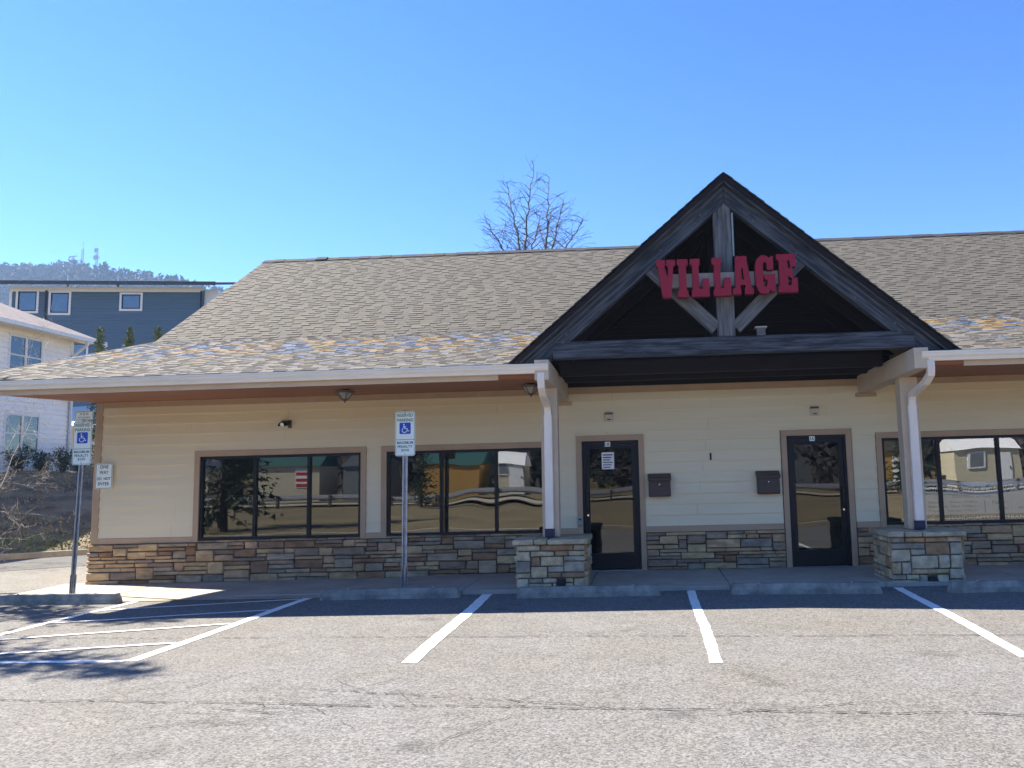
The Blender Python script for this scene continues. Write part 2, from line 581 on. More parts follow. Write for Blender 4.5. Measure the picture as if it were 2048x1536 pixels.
# the lane that passes behind the building, its shade put into a darker asphalt
kd = Vector((0.81, 0.586, 0))
kn = Vector((-0.586, 0.81, 0))
K0 = Vector((-15.45, 5.1, 0))
lane = MB().poly([tuple(K0 + kd * -22 + kn * 0.0 + Vector((0, 0, ZL + 0.006))), tuple(K0 + kd * -22 - kn * 3.3 + Vector((0, 0, ZL + 0.006))),
                  tuple(K0 + kd * 16 - kn * 3.3 + Vector((0, 0, ZL + 0.006))), tuple(K0 + kd * 16 + Vector((0, 0, ZL + 0.006)))])
tag(lane.build('road', 'shaded_road_asphalt'), kind='structure')


def sidewalk_z(x, y):
    if x < -5.5:
        z = -0.065
    elif x < -2.5:
        z = -0.065 + 0.05 * (x + 5.5) / 3.0
    elif x < 3.5:
        z = -0.015
    else:
        z = -0.015 - 0.012 * (x - 3.5)
    return z + 0.008 * y


sw = tag(mesh_obj('sidewalk', [(-10.2, 0.05, -0.1), (40, 0.05, -0.1), (40, -1.7, -0.1), (-10.2, -1.7, -0.1)], [(0, 1, 2, 3)], 'concrete'), kind='structure')
joints = [-10.15, -8.3, -6.6, -4.75, -2.75, -0.9, 1.12, 3.3, 5.3, 7.4, 9.6, 12, 15, 19, 24]
for j in range(len(joints) - 1):
    x0, x1 = joints[j] + 0.006, joints[j + 1] - 0.006
    y0, y1 = -1.72 if x0 < -5 else -1.93, 0.04
    v = []
    for (x, y) in ((x0, y0), (x1, y0), (x1, y1), (x0, y1)):
        v.append((x, y, -0.16))
    for (x, y) in ((x0, y0), (x1, y0), (x1, y1), (x0, y1)):
        v.append((x, y, sidewalk_z(x, y)))
    MB().hexa(v).build('concrete_slab', 'concrete', sw, bevel=0.006)
# thin concrete gutter strip between sidewalk and asphalt
MB().poly([(-10.2, -2.05, ZL + 0.008), (-3, -2.05, ZL + 0.008), (-3, -1.6, ZL + 0.008), (-10.2, -1.6, ZL + 0.008)]).build('gutter_strip', 'kerb', sw)

# far edge of the lot behind the viewer
tag(MB().box((-40, -10.5, -0.3), (45, -10.2, 0.05)).build('kerb', 'kerb'), kind='structure')


def ragged(a, b, w, wob, n, seed, z):
    """a stripe of paint with slightly uneven edges"""
    r = random.Random(seed)
    a, b = Vector(a), Vector(b)
    d = (b - a).normalized()
    s_ = Vector((-d.y, d.x))
    L_, R_ = [], []
    ph = r.uniform(0, 6)
    for i in range(n + 1):
        t = i / n
        c = a.lerp(b, t) + s_ * wob * math.sin(ph + t * 7) * 0.8
        L_.append(c + s_ * (w / 2 + r.uniform(-0.006, 0.006)))
        R_.append(c - s_ * (w / 2 + r.uniform(-0.006, 0.006)))
    pts = [(p.x, p.y, z) for p in L_] + [(p.x, p.y, z) for p in reversed(R_)]
    m_ = n + 1
    v = [(p.x, p.y, z) for p in L_] + [(p.x, p.y, z) for p in R_]
    f = [(i, m_ + i, m_ + i + 1, i + 1) for i in range(n)]
    return v, f


zs = ZL + 0.0045
for k, (a, b, w) in enumerate([((-7.62, -5.95), (-7.53, -2.06), 0.11), ((-5.03, -5.98), (-4.97, -2.0), 0.13), ((-9.5, -5.9), (-5.1, -5.97), 0.10),
                               ((-2.24, -6.22), (-2.36, -1.97), 0.15), ((0.55, -6.39), (0.555, -1.97), 0.115), ((3.25, -6.35), (3.43, -2.05), 0.125),
                               ((6.0, -6.4), (6.1, -2.0), 0.12), ((-10.3, -5.9), (-10.2, -2.1), 0.11)]):
    v, f = ragged(a, b, w, 0.012, 26, 40 + k, zs)
    mesh_obj('painted_stripe', v, f, 'paint_white', lot)
for k, (a, b) in enumerate([((-7.53, -2.85), (-5.05, -2.14)), ((-7.56, -3.80), (-5.05, -3.06)), ((-7.57, -4.9), (-5.08, -4.03)), ((-7.3, -5.72), (-5.09, -5.15))]):
    v, f = ragged(a, b, 0.07, 0.012, 20, 60 + k, zs + 0.004)
    mesh_obj('painted_stripe', v, f, 'paint_white', lot)


def crack_strip(a, b, w, wob, n, seed, parent=lot, z=ZL + 0.010, gap=0.0):
    r = random.Random(seed)
    a, b = Vector(a), Vector(b)
    d = (b - a).normalized()
    s_ = Vector((-d.y, d.x))
    v, f = [], []
    off = 0.0
    for i in range(n + 1):
        t = i / n
        off = off * 0.86 + r.uniform(-wob, wob)
        c = a.lerp(b, t) + s_ * off
        ww = w * r.uniform(0.15, 1.0) * (0.25 + 0.75 * min(1, 6 * min(t, 1 - t) + 0.1))
        p, q = c + s_ * ww / 2, c - s_ * ww / 2
        v += [(p.x, p.y, z), (q.x, q.y, z)]
        if i and r.random() > gap:
            k = 2 * i
            f.append((k - 2, k - 1, k + 1, k))
    if f:
        return mesh_obj('crack', v, f, 'crack', parent)


crack_strip((-9.5, -4.6), (9, -5.75), 0.022, 0.008, 420, 1, gap=0.3)
crack_strip((-9.5, -6.95), (8, -8.50), 0.020, 0.012, 520, 2, gap=0.10)
crack_strip((-3.1, -7.05), (-0.2, -7.75), 0.016, 0.012, 90, 3, gap=0.25)
crack_strip((0.35, -7.95), (1.7, -7.62), 0.014, 0.010, 40, 4, gap=0.1)
for k in range(60):
    x = rnd.gauss(-2.9, 1.5)
    y = -7.55 + rnd.uniform(-0.75, 0.55)
    an = rnd.choice([0.5, 0.9, 2.3, 0.05, -0.1, 1.2]) + rnd.uniform(-0.3, 0.3)
    ln = rnd.uniform(0.2, 0.8)
    crack_strip((x, y), (x + ln * math.cos(an), y + ln * math.sin(an)), 0.0065, 0.010, 14, 100 + k, gap=0.05)
crack_strip((-2.24, -6.3), (-2.75, -6.9), 0.009, 0.03, 16, 7)
crack_strip((-0.95, -7.9), (-1.5, -8.6), 0.010, 0.03, 22, 8)
crack_strip((-3.6, -6.5), (-4.0, -7.3), 0.009, 0.03, 22, 9)
for k in range(9):
    x, y = rnd.gauss(-3.0, 0.2), rnd.gauss(-7.72, 0.07)
    crack_strip((x - 0.16, y + rnd.uniform(-.03, .03)), (x + 0.16, y + rnd.uniform(-.03, .03)), 0.010, 0.02, 10, 200 + k)


# ------------------------------------------------------------------ the shop building
bld = thing('shop_building', 'one-storey cream lap-sided shop building with tan trim, stone base and timber gable over the entrance', 'building', (0, 0, 0))
wall = MB().box((-9.66, 0.0, -0.2), (-7.77, 0.16, 3.4)).box((-4.93, 0, -0.2), (-4.48, 0.16, 3.4)).box((-1.64, 0, -0.2), (-1.12, 0.16, 3.4)) \
    .box((-0.155, 0, -0.2), (2.33, 0.16, 3.4)).box((3.31, 0, -0.2), (3.90, 0.16, 3.4)).box((6.74, 0, -0.2), (12.0, 0.16, 3.4))
for x0, x1 in ((-7.77, -4.93), (-4.48, -1.64), (3.90, 6.74)):
    wall.box((x0, 0, -0.2), (x1, 0.16, 0.63)).box((x0, 0, 2.065), (x1, 0.16, 3.4))
for x0, x1 in ((-1.12, -0.155), (2.33, 3.31)):
    wall.box((x0, 0, 2.147), (x1, 0.16, 3.4))
wall = wall.build('wall', 'mortar', bld)
side = MB().box((-9.66, 0.161, -0.2), (-9.5, 14, 3.4)).build('side_wall', 'siding', bld)
room = MB().box((-9.5, 5.5, -0.2), (12, 5.6, 3.4)).box((-9.49, 0.17, -0.16), (12, 5.5, -0.10)).box((-9.49, 0.17, 2.9), (12, 5.5, 3.0)) \
    .box((12.0, 0.16, -0.2), (12.1, 14, 3.4)).box((-1.40, 0.17, -0.09), (-1.36, 5.4, 2.89)).build('interior_shell', 'interior', bld)

# stone base: individual ledge stones packed without continuous joints
def pack_stones(x0, x1, z0, z1, rows, seed, cw=0.035, wr=(0.20, 0.62), hs=((1, 0.58), (2, 0.40), (3, 0.02))):
    r = random.Random(seed)
    nx = max(2, int(round((x1 - x0) / cw)))
    dx = (x1 - x0) / nx
    grid = [[False] * nx for _ in range(rows)]
    zb = [z0]
    hts = [r.uniform(0.8, 1.2) for _ in range(rows)]
    tot = sum(hts)
    for h_ in hts:
        zb.append(zb[-1] + (z1 - z0) * h_ / tot)
    out = []
    for rr in range(rows):
        c = 0
        while c < nx:
            if grid[rr][c]:
                c += 1
                continue
            run = 0
            while c + run < nx and not grid[rr][c + run]:
                run += 1
            w = int(r.uniform(*wr) / dx)
            t = r.random()
            h_ = 1
            acc = 0
            for hh, p in hs:
                acc += p
                if t <= acc:
                    h_ = hh
                    break
            h_ = min(h_, rows - rr)
            if h_ == 1 and w * dx < 0.2:
                w = int(0.24 / dx)
            if h_ == 3:
                w = min(w, int(0.34 / dx))
            w = max(2, min(w, run))
            if run - w < 4:
                w = run
            for a in range(rr, rr + h_):
                for b in range(c, c + w):
                    grid[a][b] = True
            out.append((x0 + c * dx, x0 + (c + w) * dx, zb[rr], zb[rr + h_]))
            c += w
    return out


def stone_mesh(x0, x1, z0, z1, f, r, depth=0.05, gap=0.0042):
    """f(u, d, z): u along the face, d outwards"""
    x0, x1, z0, z1 = x0 + gap * r.uniform(0.3, 1), x1 - gap * r.uniform(0.3, 1), z0 + gap * r.uniform(0.3, 1), z1 - gap * r.uniform(0.3, 1)
    w, h_ = x1 - x0, z1 - z0
    j = min(0.012, 0.12 * h_)
    c = [(x0 + r.uniform(0, j), z0 + r.uniform(0, j)), ((x0 + x1) / 2 + r.uniform(-.1, .1) * w, z0 + r.uniform(0, j * .7)), (x1 - r.uniform(0, j), z0 + r.uniform(0, j)),
         (x1 - r.uniform(0, j), z1 - r.uniform(0, j)), ((x0 + x1) / 2 + r.uniform(-.1, .1) * w, z1 - r.uniform(0, j * .7)), (x0 + r.uniform(0, j), z1 - r.uniform(0, j))]
    d0 = depth * r.uniform(0.6, 1.5)
    tilt = r.uniform(-0.006, 0.006)
    cx, cz = (x0 + x1) / 2, (z0 + z1) / 2
    v, fc = [], []
    for (x, z) in c:
        v.append(f(x, 0.0, z))
    for (x, z) in c:
        v.append(f(x, d0 - 0.012 + tilt * (x - cx) / max(w, .01), z))
    ins = min(0.012, h_ * 0.16)
    for (x, z) in c:
        xx = cx + (x - cx) * (1 - 2 * ins / w)
        zz = cz + (z - cz) * (1 - 2 * ins / h_)
        v.append(f(xx, d0 + tilt * (x - cx) / max(w, .01) + r.uniform(-.003, .003), zz))
    v.append(f(cx + r.uniform(-.2, .2) * w, d0 + r.uniform(-0.002, 0.006), cz))
    for i in range(6):
        k = (i + 1) % 6
        fc.append((i, k, 6 + k, 6 + i))
        fc.append((6 + i, 6 + k, 12 + k, 12 + i))
        fc.append((12 + i, 12 + k, 18))
    return v, fc


sr = random.Random(11)
base = MB().box((-9.70, -0.03, -0.15), (-1.13, -0.004, 0.60)).box((-0.15, -0.03, -0.15), (2.32, -0.004, 0.60)).box((3.32, -0.03, -0.15), (12.0, -0.004, 0.60)).build('stone_base', 'mortar', bld)
n_st = 0
for (x0, x1, zb_, seed) in ((-9.70, -1.215, -0.075, 3), (-0.065, 2.225, -0.02, 4), (3.415, 7.4, -0.055, 5)):
    lst = pack_stones(x0, x1, zb_, 0.598, 10, seed)
    for q in lst:
        # the base line follows the paving
        z_lo = max(q[2], sidewalk_z((q[0] + q[1]) / 2, 0) - 0.012)
        if q[3] - z_lo < 0.025:
            continue
        v, fc = stone_mesh(q[0], q[1], z_lo, q[3], lambda x, d, z: (x, -0.028 - d, z), sr)
        mesh_obj('stone', v, fc, 'stone', base)
        n_st += 1
# thin sill course under each window
for x0, x1 in ((-7.77, -4.93), (-4.48, -1.64), (3.90, 6.74)):
    x = x0
    while x < x1 - 0.05:
        w = min(sr.uniform(0.22, 0.48), x1 - x)
        if x1 - x - w < 0.12:
            w = x1 - x
        v, fc = stone_mesh(x, x + w, 0.598, 0.628 + sr.uniform(0, .012), lambda x, d, z: (x, -0.010 - d, z), sr, 0.055)
        mesh_obj('stone', v, fc, 'stone', base)
        x += w
# stones of the far right wall, outside the photograph
far = MB()
for q in pack_stones(7.4, 11.9, -0.1, 0.598, 8, 9):
    v, fc = stone_mesh(*q, lambda x, d, z: (x, -0.028 - d, z), sr)
    n0 = len(far.v)
    far.v += [Vector(p) for p in v]
    far.f += [tuple(n0 + i for i in t) for t in fc]
tag(far.build('stone_courses', 'stone', bld), kind='stuff')

# lap siding, each board its own piece, cut round the openings
OPEN = [(-7.865, -4.835, 2.165), (-4.575, -1.545, 2.165), (-1.21, -0.065, 2.243), (2.225, 3.415, 2.243), (3.80, 6.84, 2.165)]
EXPO = 0.1775
cladding = box('siding_wall', (-9.655, -0.006, 0.70), (-9.56, -0.002, 2.9), 'siding', bld)
course = 0
z = 0.70
while z < 2.95:
    z1 = min(z + EXPO, 2.962)
    segs = [(-9.55, 12.0, z, z1)]
    for (a, b, top) in OPEN:
        new = []
        for (x0, x1, za, zb_) in segs:
            if b <= x0 or a >= x1 or za >= top - 0.001:
                new.append((x0, x1, za, zb_))
                continue
            if x0 < a:
                new.append((x0, a, za, zb_))
            if x1 > b:
                new.append((b, x1, za, zb_))
            if zb_ > top + 0.004:
                new.append((max(a, x0), min(b, x1), top, zb_))
        segs = new
    for (x0, x1, za, zb_) in segs:
        # butt joints every few metres
        cuts = [x0]
        jx = -9.55 + 1.3 + (course * 1.73) % 3.4
        while jx < x1 - 0.3:
            if jx > x0 + 0.3:
                cuts.append(jx)
            jx += 3.66
        cuts.append(x1)
        for i in range(len(cuts) - 1):
            a, b = cuts[i] + (0.0012 if i else 0), cuts[i + 1] - (0.0012 if i < len(cuts) - 2 else 0)
            yb, yt = -0.031 + rnd.uniform(-.002, .002), -0.009
            MB().hexa([(a, yb, za), (b, yb, za), (b, -0.003, za), (a, -0.003, za), (a, yt, zb_), (b, yt, zb_), (b, -0.003, zb_), (a, -0.003, zb_)]).build('siding_board', 'siding', cladding)
    z = z1
    course += 1

# tan trim: corner board, frieze, band over the stone, casings
tr = []
tr.append(box('corner_board', (-9.672, -0.036, 0.602), (-9.552, -0.002, 3.06), 'trim', bld, 0.003))
tr.append(box('frieze_board', (-9.55, -0.034, 2.964), (12.0, -0.002, 3.075), 'trim', bld, 0.003))
for x0, x1 in ((-9.55, -7.867), (-4.833, -4.577), (-1.543, -1.212), (-0.063, 2.223), (3.417, 3.798), (6.842, 12.0)):
    box('band_board', (x0, -0.040, 0.602), (x1, -0.002, 0.698), 'trim', bld, 0.003)


def window(x0, x1, mull, gm, lab):
    w = MB()
    z0, z1 = 0.632, 2.065
    fw = 0.045
    w.box((x0, -0.012, z0), (x0 + fw, 0.10, z1)).box((x1 - fw, -0.012, z0), (x1, 0.10, z1))
    w.box((x0 + fw, -0.012, z0), (x1 - fw, 0.10, z0 + fw)).box((x0 + fw, -0.012, z1 - fw), (x1 - fw, 0.10, z1))
    fr = w.build('window', 'bronze', bld)
    fr['label'] = lab
    for mx_ in mull:
        box('mullion', (mx_ - 0.028, -0.010, z0 + fw + .001), (mx_ + 0.028, 0.098, z1 - fw - .001), 'bronze', fr, 0.003)
    ed = [x0 + fw] + [v for m_ in mull for v in (m_ - 0.028, m_ + 0.028)] + [x1 - fw]
    for i in range(0, len(ed), 2):
        box('glass_pane', (ed[i], 0.030, z0 + fw), (ed[i + 1], 0.036, z1 - fw), gm, fr)
    # casing
    c = 0.095
    box('casing', (x0 - c, -0.042, 0.602), (x0, -0.0125, z1 + 0.0), 'trim', fr, 0.003)
    box('casing', (x1, -0.042, 0.602), (x1 + c, -0.0125, z1 + 0.0), 'trim', fr, 0.003)
    box('casing', (x0 - c, -0.044, z1 + .001), (x1 + c, -0.0125, z1 + c + 0.003), 'trim', fr, 0.003)
    return fr


window(-7.77, -4.93, (-6.80, -5.85), 'glass_calm', 'three-pane dark framed shop window nearest the building corner')
window(-4.48, -1.64, (-3.54, -2.595), 'glass_wavy', 'three-pane dark framed shop window with wavy reflections beside the entrance')
window(3.90, 6.74, (4.825, 5.80), 'glass_mid', 'dark framed shop window with a church banner inside')


def door(x0, x1, code, handle_side, lab):
    z0, z1 = -0.005 if x0 < 0 else -0.018, 2.147
    fw = 0.045
    f = MB().box((x0, -0.010, z0), (x0 + fw, 0.12, z1)).box((x1 - fw, -0.010, z0), (x1, 0.12, z1)).box((x0 + fw, -0.010, z1 - fw), (x1 - fw, 0.12, z1))
    fr = f.build('door', 'bronze', bld)
    fr['label'] = lab
    a, b, t = x0 + fw + .004, x1 - fw - .004, z1 - fw - .004
    st = 0.075
    leaf = MB().box((a, 0.012, z0 + .012), (a + st, 0.058, t)).box((b - st, 0.012, z0 + .012), (b, 0.058, t)) \
        .box((a + st, 0.012, t - 0.075), (b - st, 0.058, t)).box((a + st, 0.012, z0 + .012), (b - st, 0.058, z0 + 0.27)).build('door_leaf', 'bronze', fr)
    box('glass_pane', (a + st, 0.033, z0 + 0.27), (b - st, 0.039, t - 0.075), 'glass_door', fr)
    hx = a + st * 0.5 if handle_side < 0 else b - st * 0.5
    h = MB().sweep([(hx, 0.012, 1.28), (hx, -0.045, 1.27), (hx, -0.055, 1.24), (hx, -0.055, 1.02), (hx, -0.045, 0.99), (hx, 0.012, 0.98)], 0.011, 0.011)
    h.build('door_handle', 'dark_plastic', fr)
    MB().tube((hx, 0.012, 0.905), (hx, -0.008, 0.905), 0.018, n=14).build('lock_cylinder', 'chrome', fr)
    cx = (x0 + x1) / 2 - (0.04 if x0 < 0 else 0.06)
    box('number_plate', (cx - 0.045, -0.014, 2.052), (cx + 0.045, -0.0105, 2.132), 'sign_white', fr)
    lettering(code, cx, 2.066, -0.0155, 0.066, 0.052, 'sign_black', fr, bold=0.02)
    c = 0.092
    box('casing', (x0 - c, -0.044, z0 - .03), (x0, -0.0105, z1), 'trim', fr, 0.003)
    box('casing', (x1, -0.044, z0 - .03), (x1 + c, -0.0105, z1), 'trim', fr, 0.003)
    box('casing', (x0 - c, -0.046, z1 + .001), (x1 + c, -0.0105, z1 + c + .002), 'trim', fr, 0.003)
    box('threshold', (x0, -0.05, z0 - 0.025), (x1, 0.12, z0), 'steel', fr)
    return fr


door(-1.12, -0.155, '1B', -1, 'dark glass door marked 1B beside the left stone pier')
door(2.33, 3.31, '1A', 1, 'dark glass door marked 1A beside the right stone pier')

# ------------------------------------------------------------------ eaves: fascia, gutters, soffit
YG = -2.40
for (x0, x1, fx0, fx1) in ((-10.5, -1.38, -10.5, -2.12), (3.86, 12.0, 4.47, 12.0)):
    # K-style gutter profile (y, z)
    prof = [(YG + 0.11, 3.165), (YG + 0.11, 3.045), (YG + 0.03, 3.045), (YG + 0.02, 3.085), (YG, 3.115), (YG, 3.150), (YG - 0.012, 3.152), (YG - 0.012, 3.178), (YG + 0.006, 3.178), (YG + 0.006, 3.158), (YG + 0.09, 3.158)]
    MB().prism(prof, lambda u, v, x=x0: (x, u, v), lambda u, v, x=x1: (x, u, v)).build('gutter', 'gutter', bld, fix=True)
    box('fascia', (fx0, YG + 0.12, 2.972), (fx1, YG + 0.145, 3.16), 'post_paint', bld)
    if x0 < 0:
        MB().hexa([(-9.66, YG + .146, 2.985), (x1 - .2, YG + .146, 2.985), (x1 - .2, -0.036, 3.062), (-9.66, -0.036, 3.062), (-9.66, YG + .146, 3.0), (x1 - .2, YG + .146, 3.0), (x1 - .2, -0.036, 3.078), (-9.66, -0.036, 3.078)]).build('soffit', 'soffit', bld)
        box('fascia_backing', (fx1, YG + 0.12, 3.0), (x1 - .2, YG + 0.14, 3.16), 'soffit', bld)
    else:
        MB().hexa([(4.03, YG + .146, 2.985), (x1, YG + .146, 2.985), (x1, -0.036, 3.062), (4.03, -0.036, 3.062), (4.03, YG + .146, 3.0), (x1, YG + .146, 3.0), (x1, -0.036, 3.078), (4.03, -0.036, 3.078)]).build('soffit', 'soffit', bld)
        box('fascia_backing', (4.03, YG + 0.12, 3.0), (fx0, YG + 0.14, 3.16), 'soffit', bld)

# porch beams and posts
for (xa0, xa1, xb0, xb1) in ((-1.57, -1.33, -1.58, -1.375), (3.56, 3.80, 3.755, 3.955)):
    # xa at the wall, xb at the front end
    MB().hexa([(xb0, YG + .02, 2.945), (xb1, YG + .02, 2.945), (xa1, -0.036, 2.835), (xa0, -0.036, 2.835),
               (xb0, YG + .02, 3.235), (xb1, YG + .02, 3.235), (xa1, -0.036, 3.12), (xa0, -0.036, 3.12)]).build('porch_beam', 'post_paint', bld, bevel=0.004)
    box('beam_block', (xa0 - 0.04, -0.05, 2.77), (xa1 + 0.06, -0.012, 2.834), 'trim', bld, 0.003)
for (x0, x1) in ((-1.605, -1.355), (3.785, 4.045)):
    box('post', (x0, -1.56, 0.675), (x1, -1.33, 2.915), 'post_paint', bld, 0.005)
for (cx, top) in ((-1.49, -1.49), (3.925, 3.98)):
    # downspout: drops from the gutter, kicks back to the post, runs down it
    p = [(top, YG + 0.05, 3.05), (top, YG + 0.05, 2.93), (top, YG + 0.07, 2.86), (top - (top - cx) * .4, YG + 0.22, 2.76), (cx, -1.68, 2.64), (cx, -1.625, 2.57), (cx, -1.615, 2.48)]
    ds = MB().sweep(p, 0.05, 0.036).build('downspout', 'gutter_white', bld)
    ds2 = box('lower_pipe', (cx - 0.062, -1.652, 0.80), (cx + 0.062, -1.572, 2.50), 'gutter_white', ds, 0.008)
    box('pipe_boot', (cx - 0.068, -1.662, 0.68), (cx + 0.068, -1.566, 0.80), 'navy_plastic', ds, 0.004)

# ------------------------------------------------------------------ main roof
Y0, Z0 = YG + 0.02, 3.185
YB, ZB = 2.9, 4.655
YR, ZR = 7.79, 7.73
XA, XZ = -10.5, 12.0
GX, GZ, GS = 1.225, 5.91, 0.853       # entrance gable: ridge x, ridge z, slope
deck = MB()


def slab(pts, t):
    n = len(deck.v)
    deck.v += [Vector(p) for p in pts] + [Vector((p[0], p[1], p[2] - t)) for p in pts]
    m_ = len(pts)
    deck.f.append(tuple(range(n, n + m_)))
    deck.f.append(tuple(n + m_ + i for i in reversed(range(m_))))
    for i in range(m_):
        j = (i + 1) % m_
        deck.f.append((n + j, n + i, n + m_ + i, n + m_ + j))


gl, gr = GX - (GZ - 3.20) / GS, GX + (GZ - 3.20) / GS
gbl, gbr = GX - (GZ - ZB) / GS, GX + (GZ - ZB) / GS
slab([(XA, Y0, Z0), (gl, Y0, Z0), (gbl, YB, ZB), (XA, YB, ZB)], 0.09)
slab([(gr, Y0, Z0), (XZ, Y0, Z0), (XZ, YB, ZB), (gbr, YB, ZB)], 0.09)
slab([(XA, YB, ZB), (XZ, YB, ZB), (XZ, YR, ZR), (XA, YR, ZR)], 0.09)
slab([(XA, YR, ZR), (XZ, YR, ZR), (XZ, 18, ZR - 4.0), (XA, 18, ZR - 4.0)], 0.09)
deck_o = deck.build('roof', 'roof_edge', bld, fix=True)

shr = random.Random(21)
TAN = [(0.150, 0.136, 0.110), (0.160, 0.145, 0.118), (0.140, 0.127, 0.104), (0.170, 0.154, 0.126), (0.130, 0.119, 0.099), (0.150, 0.138, 0.115)]
MIX = [(0.135, 0.185, 0.29), (0.40, 0.275, 0.13), (0.34, 0.315, 0.265), (0.165, 0.155, 0.165), (0.36, 0.33, 0.29), (0.20, 0.235, 0.30), (0.37, 0.285, 0.165)]


def tab_geo(xa, xb, ya, za, yb, zb_, th, nrm):
    """a tab lying on the slope from (ya, za) up to (yb, zb), butt edge th proud"""
    a0 = Vector((xa, ya, za))
    a1 = Vector((xb, ya, za))
    b0 = Vector((xa, yb, zb_))
    b1 = Vector((xb, yb, zb_))
    up = nrm
    v = [a0 + up * .002, a1 + up * .002, a1 + up * th, a0 + up * th, b1 + up * 0.003, b0 + up * 0.003]
    f = [(0, 1, 2, 3), (3, 2, 4, 5), (0, 3, 5), (1, 4, 2)]
    return v, f


def shingle_field(y0, z0, y1, z1, expo, lower):
    L_ = math.hypot(y1 - y0, z1 - z0)
    nC = int(round(L_ / expo))
    nrm = Vector((0, -(z1 - z0), (y1 - y0))).normalized()
    out = []
    for c in range(nC):
        ya, za = y0 + (y1 - y0) * c / nC, z0 + (z1 - z0) * c / nC
        yb, zb_ = y0 + (y1 - y0) * (c + 1.06) / nC, z0 + (z1 - z0) * (c + 1.06) / nC
        x = XA + shr.uniform(-0.5, 0)
        flip = c % 2
        while x < XZ:
            flip = 1 - flip
            w = shr.uniform(0.15, 0.33) if not lower else shr.uniform(0.12, 0.30)
            xa, xb = max(x, XA), min(x + w, XZ)
            x += w
            if xb - xa < 0.03:
                continue
            xm = (xa + xb) / 2
            if za + 0.03 < GZ - GS * abs(xm - GX):
                continue
            th = ((0.0100 if flip else 0.004) if lower else (0.0135 if flip else 0.005)) + shr.uniform(-.001, .001)
            if lower:
                t = c / nC
                n_ = noise.noise(Vector((xm * 1.6, c * 0.35, 3.1)))
                if t > 0.84 and shr.random() < 0.7:
                    col = shr.choice([(0.118, 0.113, 0.114), (0.14, 0.13, 0.118), (0.105, 0.102, 0.106), (0.155, 0.142, 0.12)])
                elif shr.random() < 0.92 * math.exp(-((t - 0.62) / 0.21) ** 2):
                    col = shr.choice([(0.075, 0.125, 0.245), (0.10, 0.145, 0.235)]) if n_ > 0.0 else shr.choice([(0.32, 0.21, 0.075), (0.27, 0.19, 0.09)])
                else:
                    col = shr.choice(TAN + [(0.215, 0.203, 0.180), (0.19, 0.18, 0.16), (0.12, 0.12, 0.13), (0.21, 0.175, 0.12), (0.24, 0.225, 0.20), (0.135, 0.14, 0.16)])
            else:
                col = shr.choice(TAN)
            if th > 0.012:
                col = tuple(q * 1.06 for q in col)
            g = shr.uniform(0.72, 0.88)
            g *= 0.72 if lower else 0.70
            col = tuple(q * g for q in col)
            out.append((xa + .001, xb - .001, ya, za, yb, zb_, th, nrm, col))
    return out


low = shingle_field(Y0 - 0.03, Z0 - 0.006, YB, ZB, 0.128, True)
upp = shingle_field(YB, ZB + 0.002, YR, ZR, 0.128, False)
# the shingles that show largest: lowest courses of the steep slope nearest the viewer
cand = sorted(range(len(upp)), key=lambda i: (upp[i][2] - 2.9) * 1.6 + abs(upp[i][0] + 2.5) * 0.14)
single = set(cand[:290])
shin_part = None
sv, sf, st_ = [], [], []
for src, lst in ((0, low), (1, upp)):
    for i, (xa, xb, ya, za, yb, zb_, th, nrm, col) in enumerate(lst):
        v, f = tab_geo(xa, xb, ya, za, yb, zb_, th, nrm)
        if src == 1 and i in single:
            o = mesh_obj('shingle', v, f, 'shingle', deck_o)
            set_tints(o, [tuple(q * 0.6 for q in col)] + [col] * 3)  # butt face darker: dark asphalt edge plus shade put into its tint
            continue
        n0 = len(sv)
        sv += v
        sf += [tuple(n0 + k for k in t) for t in f]
        st_ += [tuple(q * 0.6 for q in col)] + [col] * 3  # same darkened butt face, edge colour and painted shade together
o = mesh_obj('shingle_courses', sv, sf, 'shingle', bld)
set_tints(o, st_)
tag(o, kind='stuff')
# ridge caps
x = XA + 0.0
while x < XZ:
    w = 0.30
    th = 0.018 + rnd.uniform(0, 0.014)
    if x > -9.2 and x < -8.9:
        th += 0.03
    MB().hexa([(x, YR - 0.17, ZR - 0.100), (x + w - .004, YR - 0.17, ZR - 0.100), (x + w - .004, YR, ZR + 0.005), (x, YR, ZR + 0.005),
               (x, YR - 0.17, ZR - 0.10 + th), (x + w - .004, YR - 0.17, ZR - 0.10 + th), (x + w - .004, YR, ZR + 0.01 + th), (x, YR, ZR + 0.012 + th)]).build('ridge_cap', 'shingle_ridge', deck_o)
    x += w
# rake board on the left edge
MB().hexa([(XA - 0.02, Y0, Z0 - 0.22), (XA - .002, Y0, Z0 - 0.22), (XA - .002, YB, ZB - 0.22), (XA - 0.02, YB, ZB - 0.22), (XA - 0.02, Y0, Z0 - .01), (XA - .002, Y0, Z0 - .01), (XA - .002, YB, ZB - .01), (XA - 0.02, YB, ZB - .01)]).build('rake_board', 'gutter', bld)
MB().hexa([(XA - 0.02, YB, ZB - 0.22), (XA - .002, YB, ZB - 0.22), (XA - .002, YR, ZR - 0.22), (XA - 0.02, YR, ZR - 0.22), (XA - 0.02, YB, ZB - .01), (XA - .002, YB, ZB - .01), (XA - .002, YR, ZR - .01), (XA - 0.02, YR, ZR - .01)]).build('rake_board', 'gutter', bld)

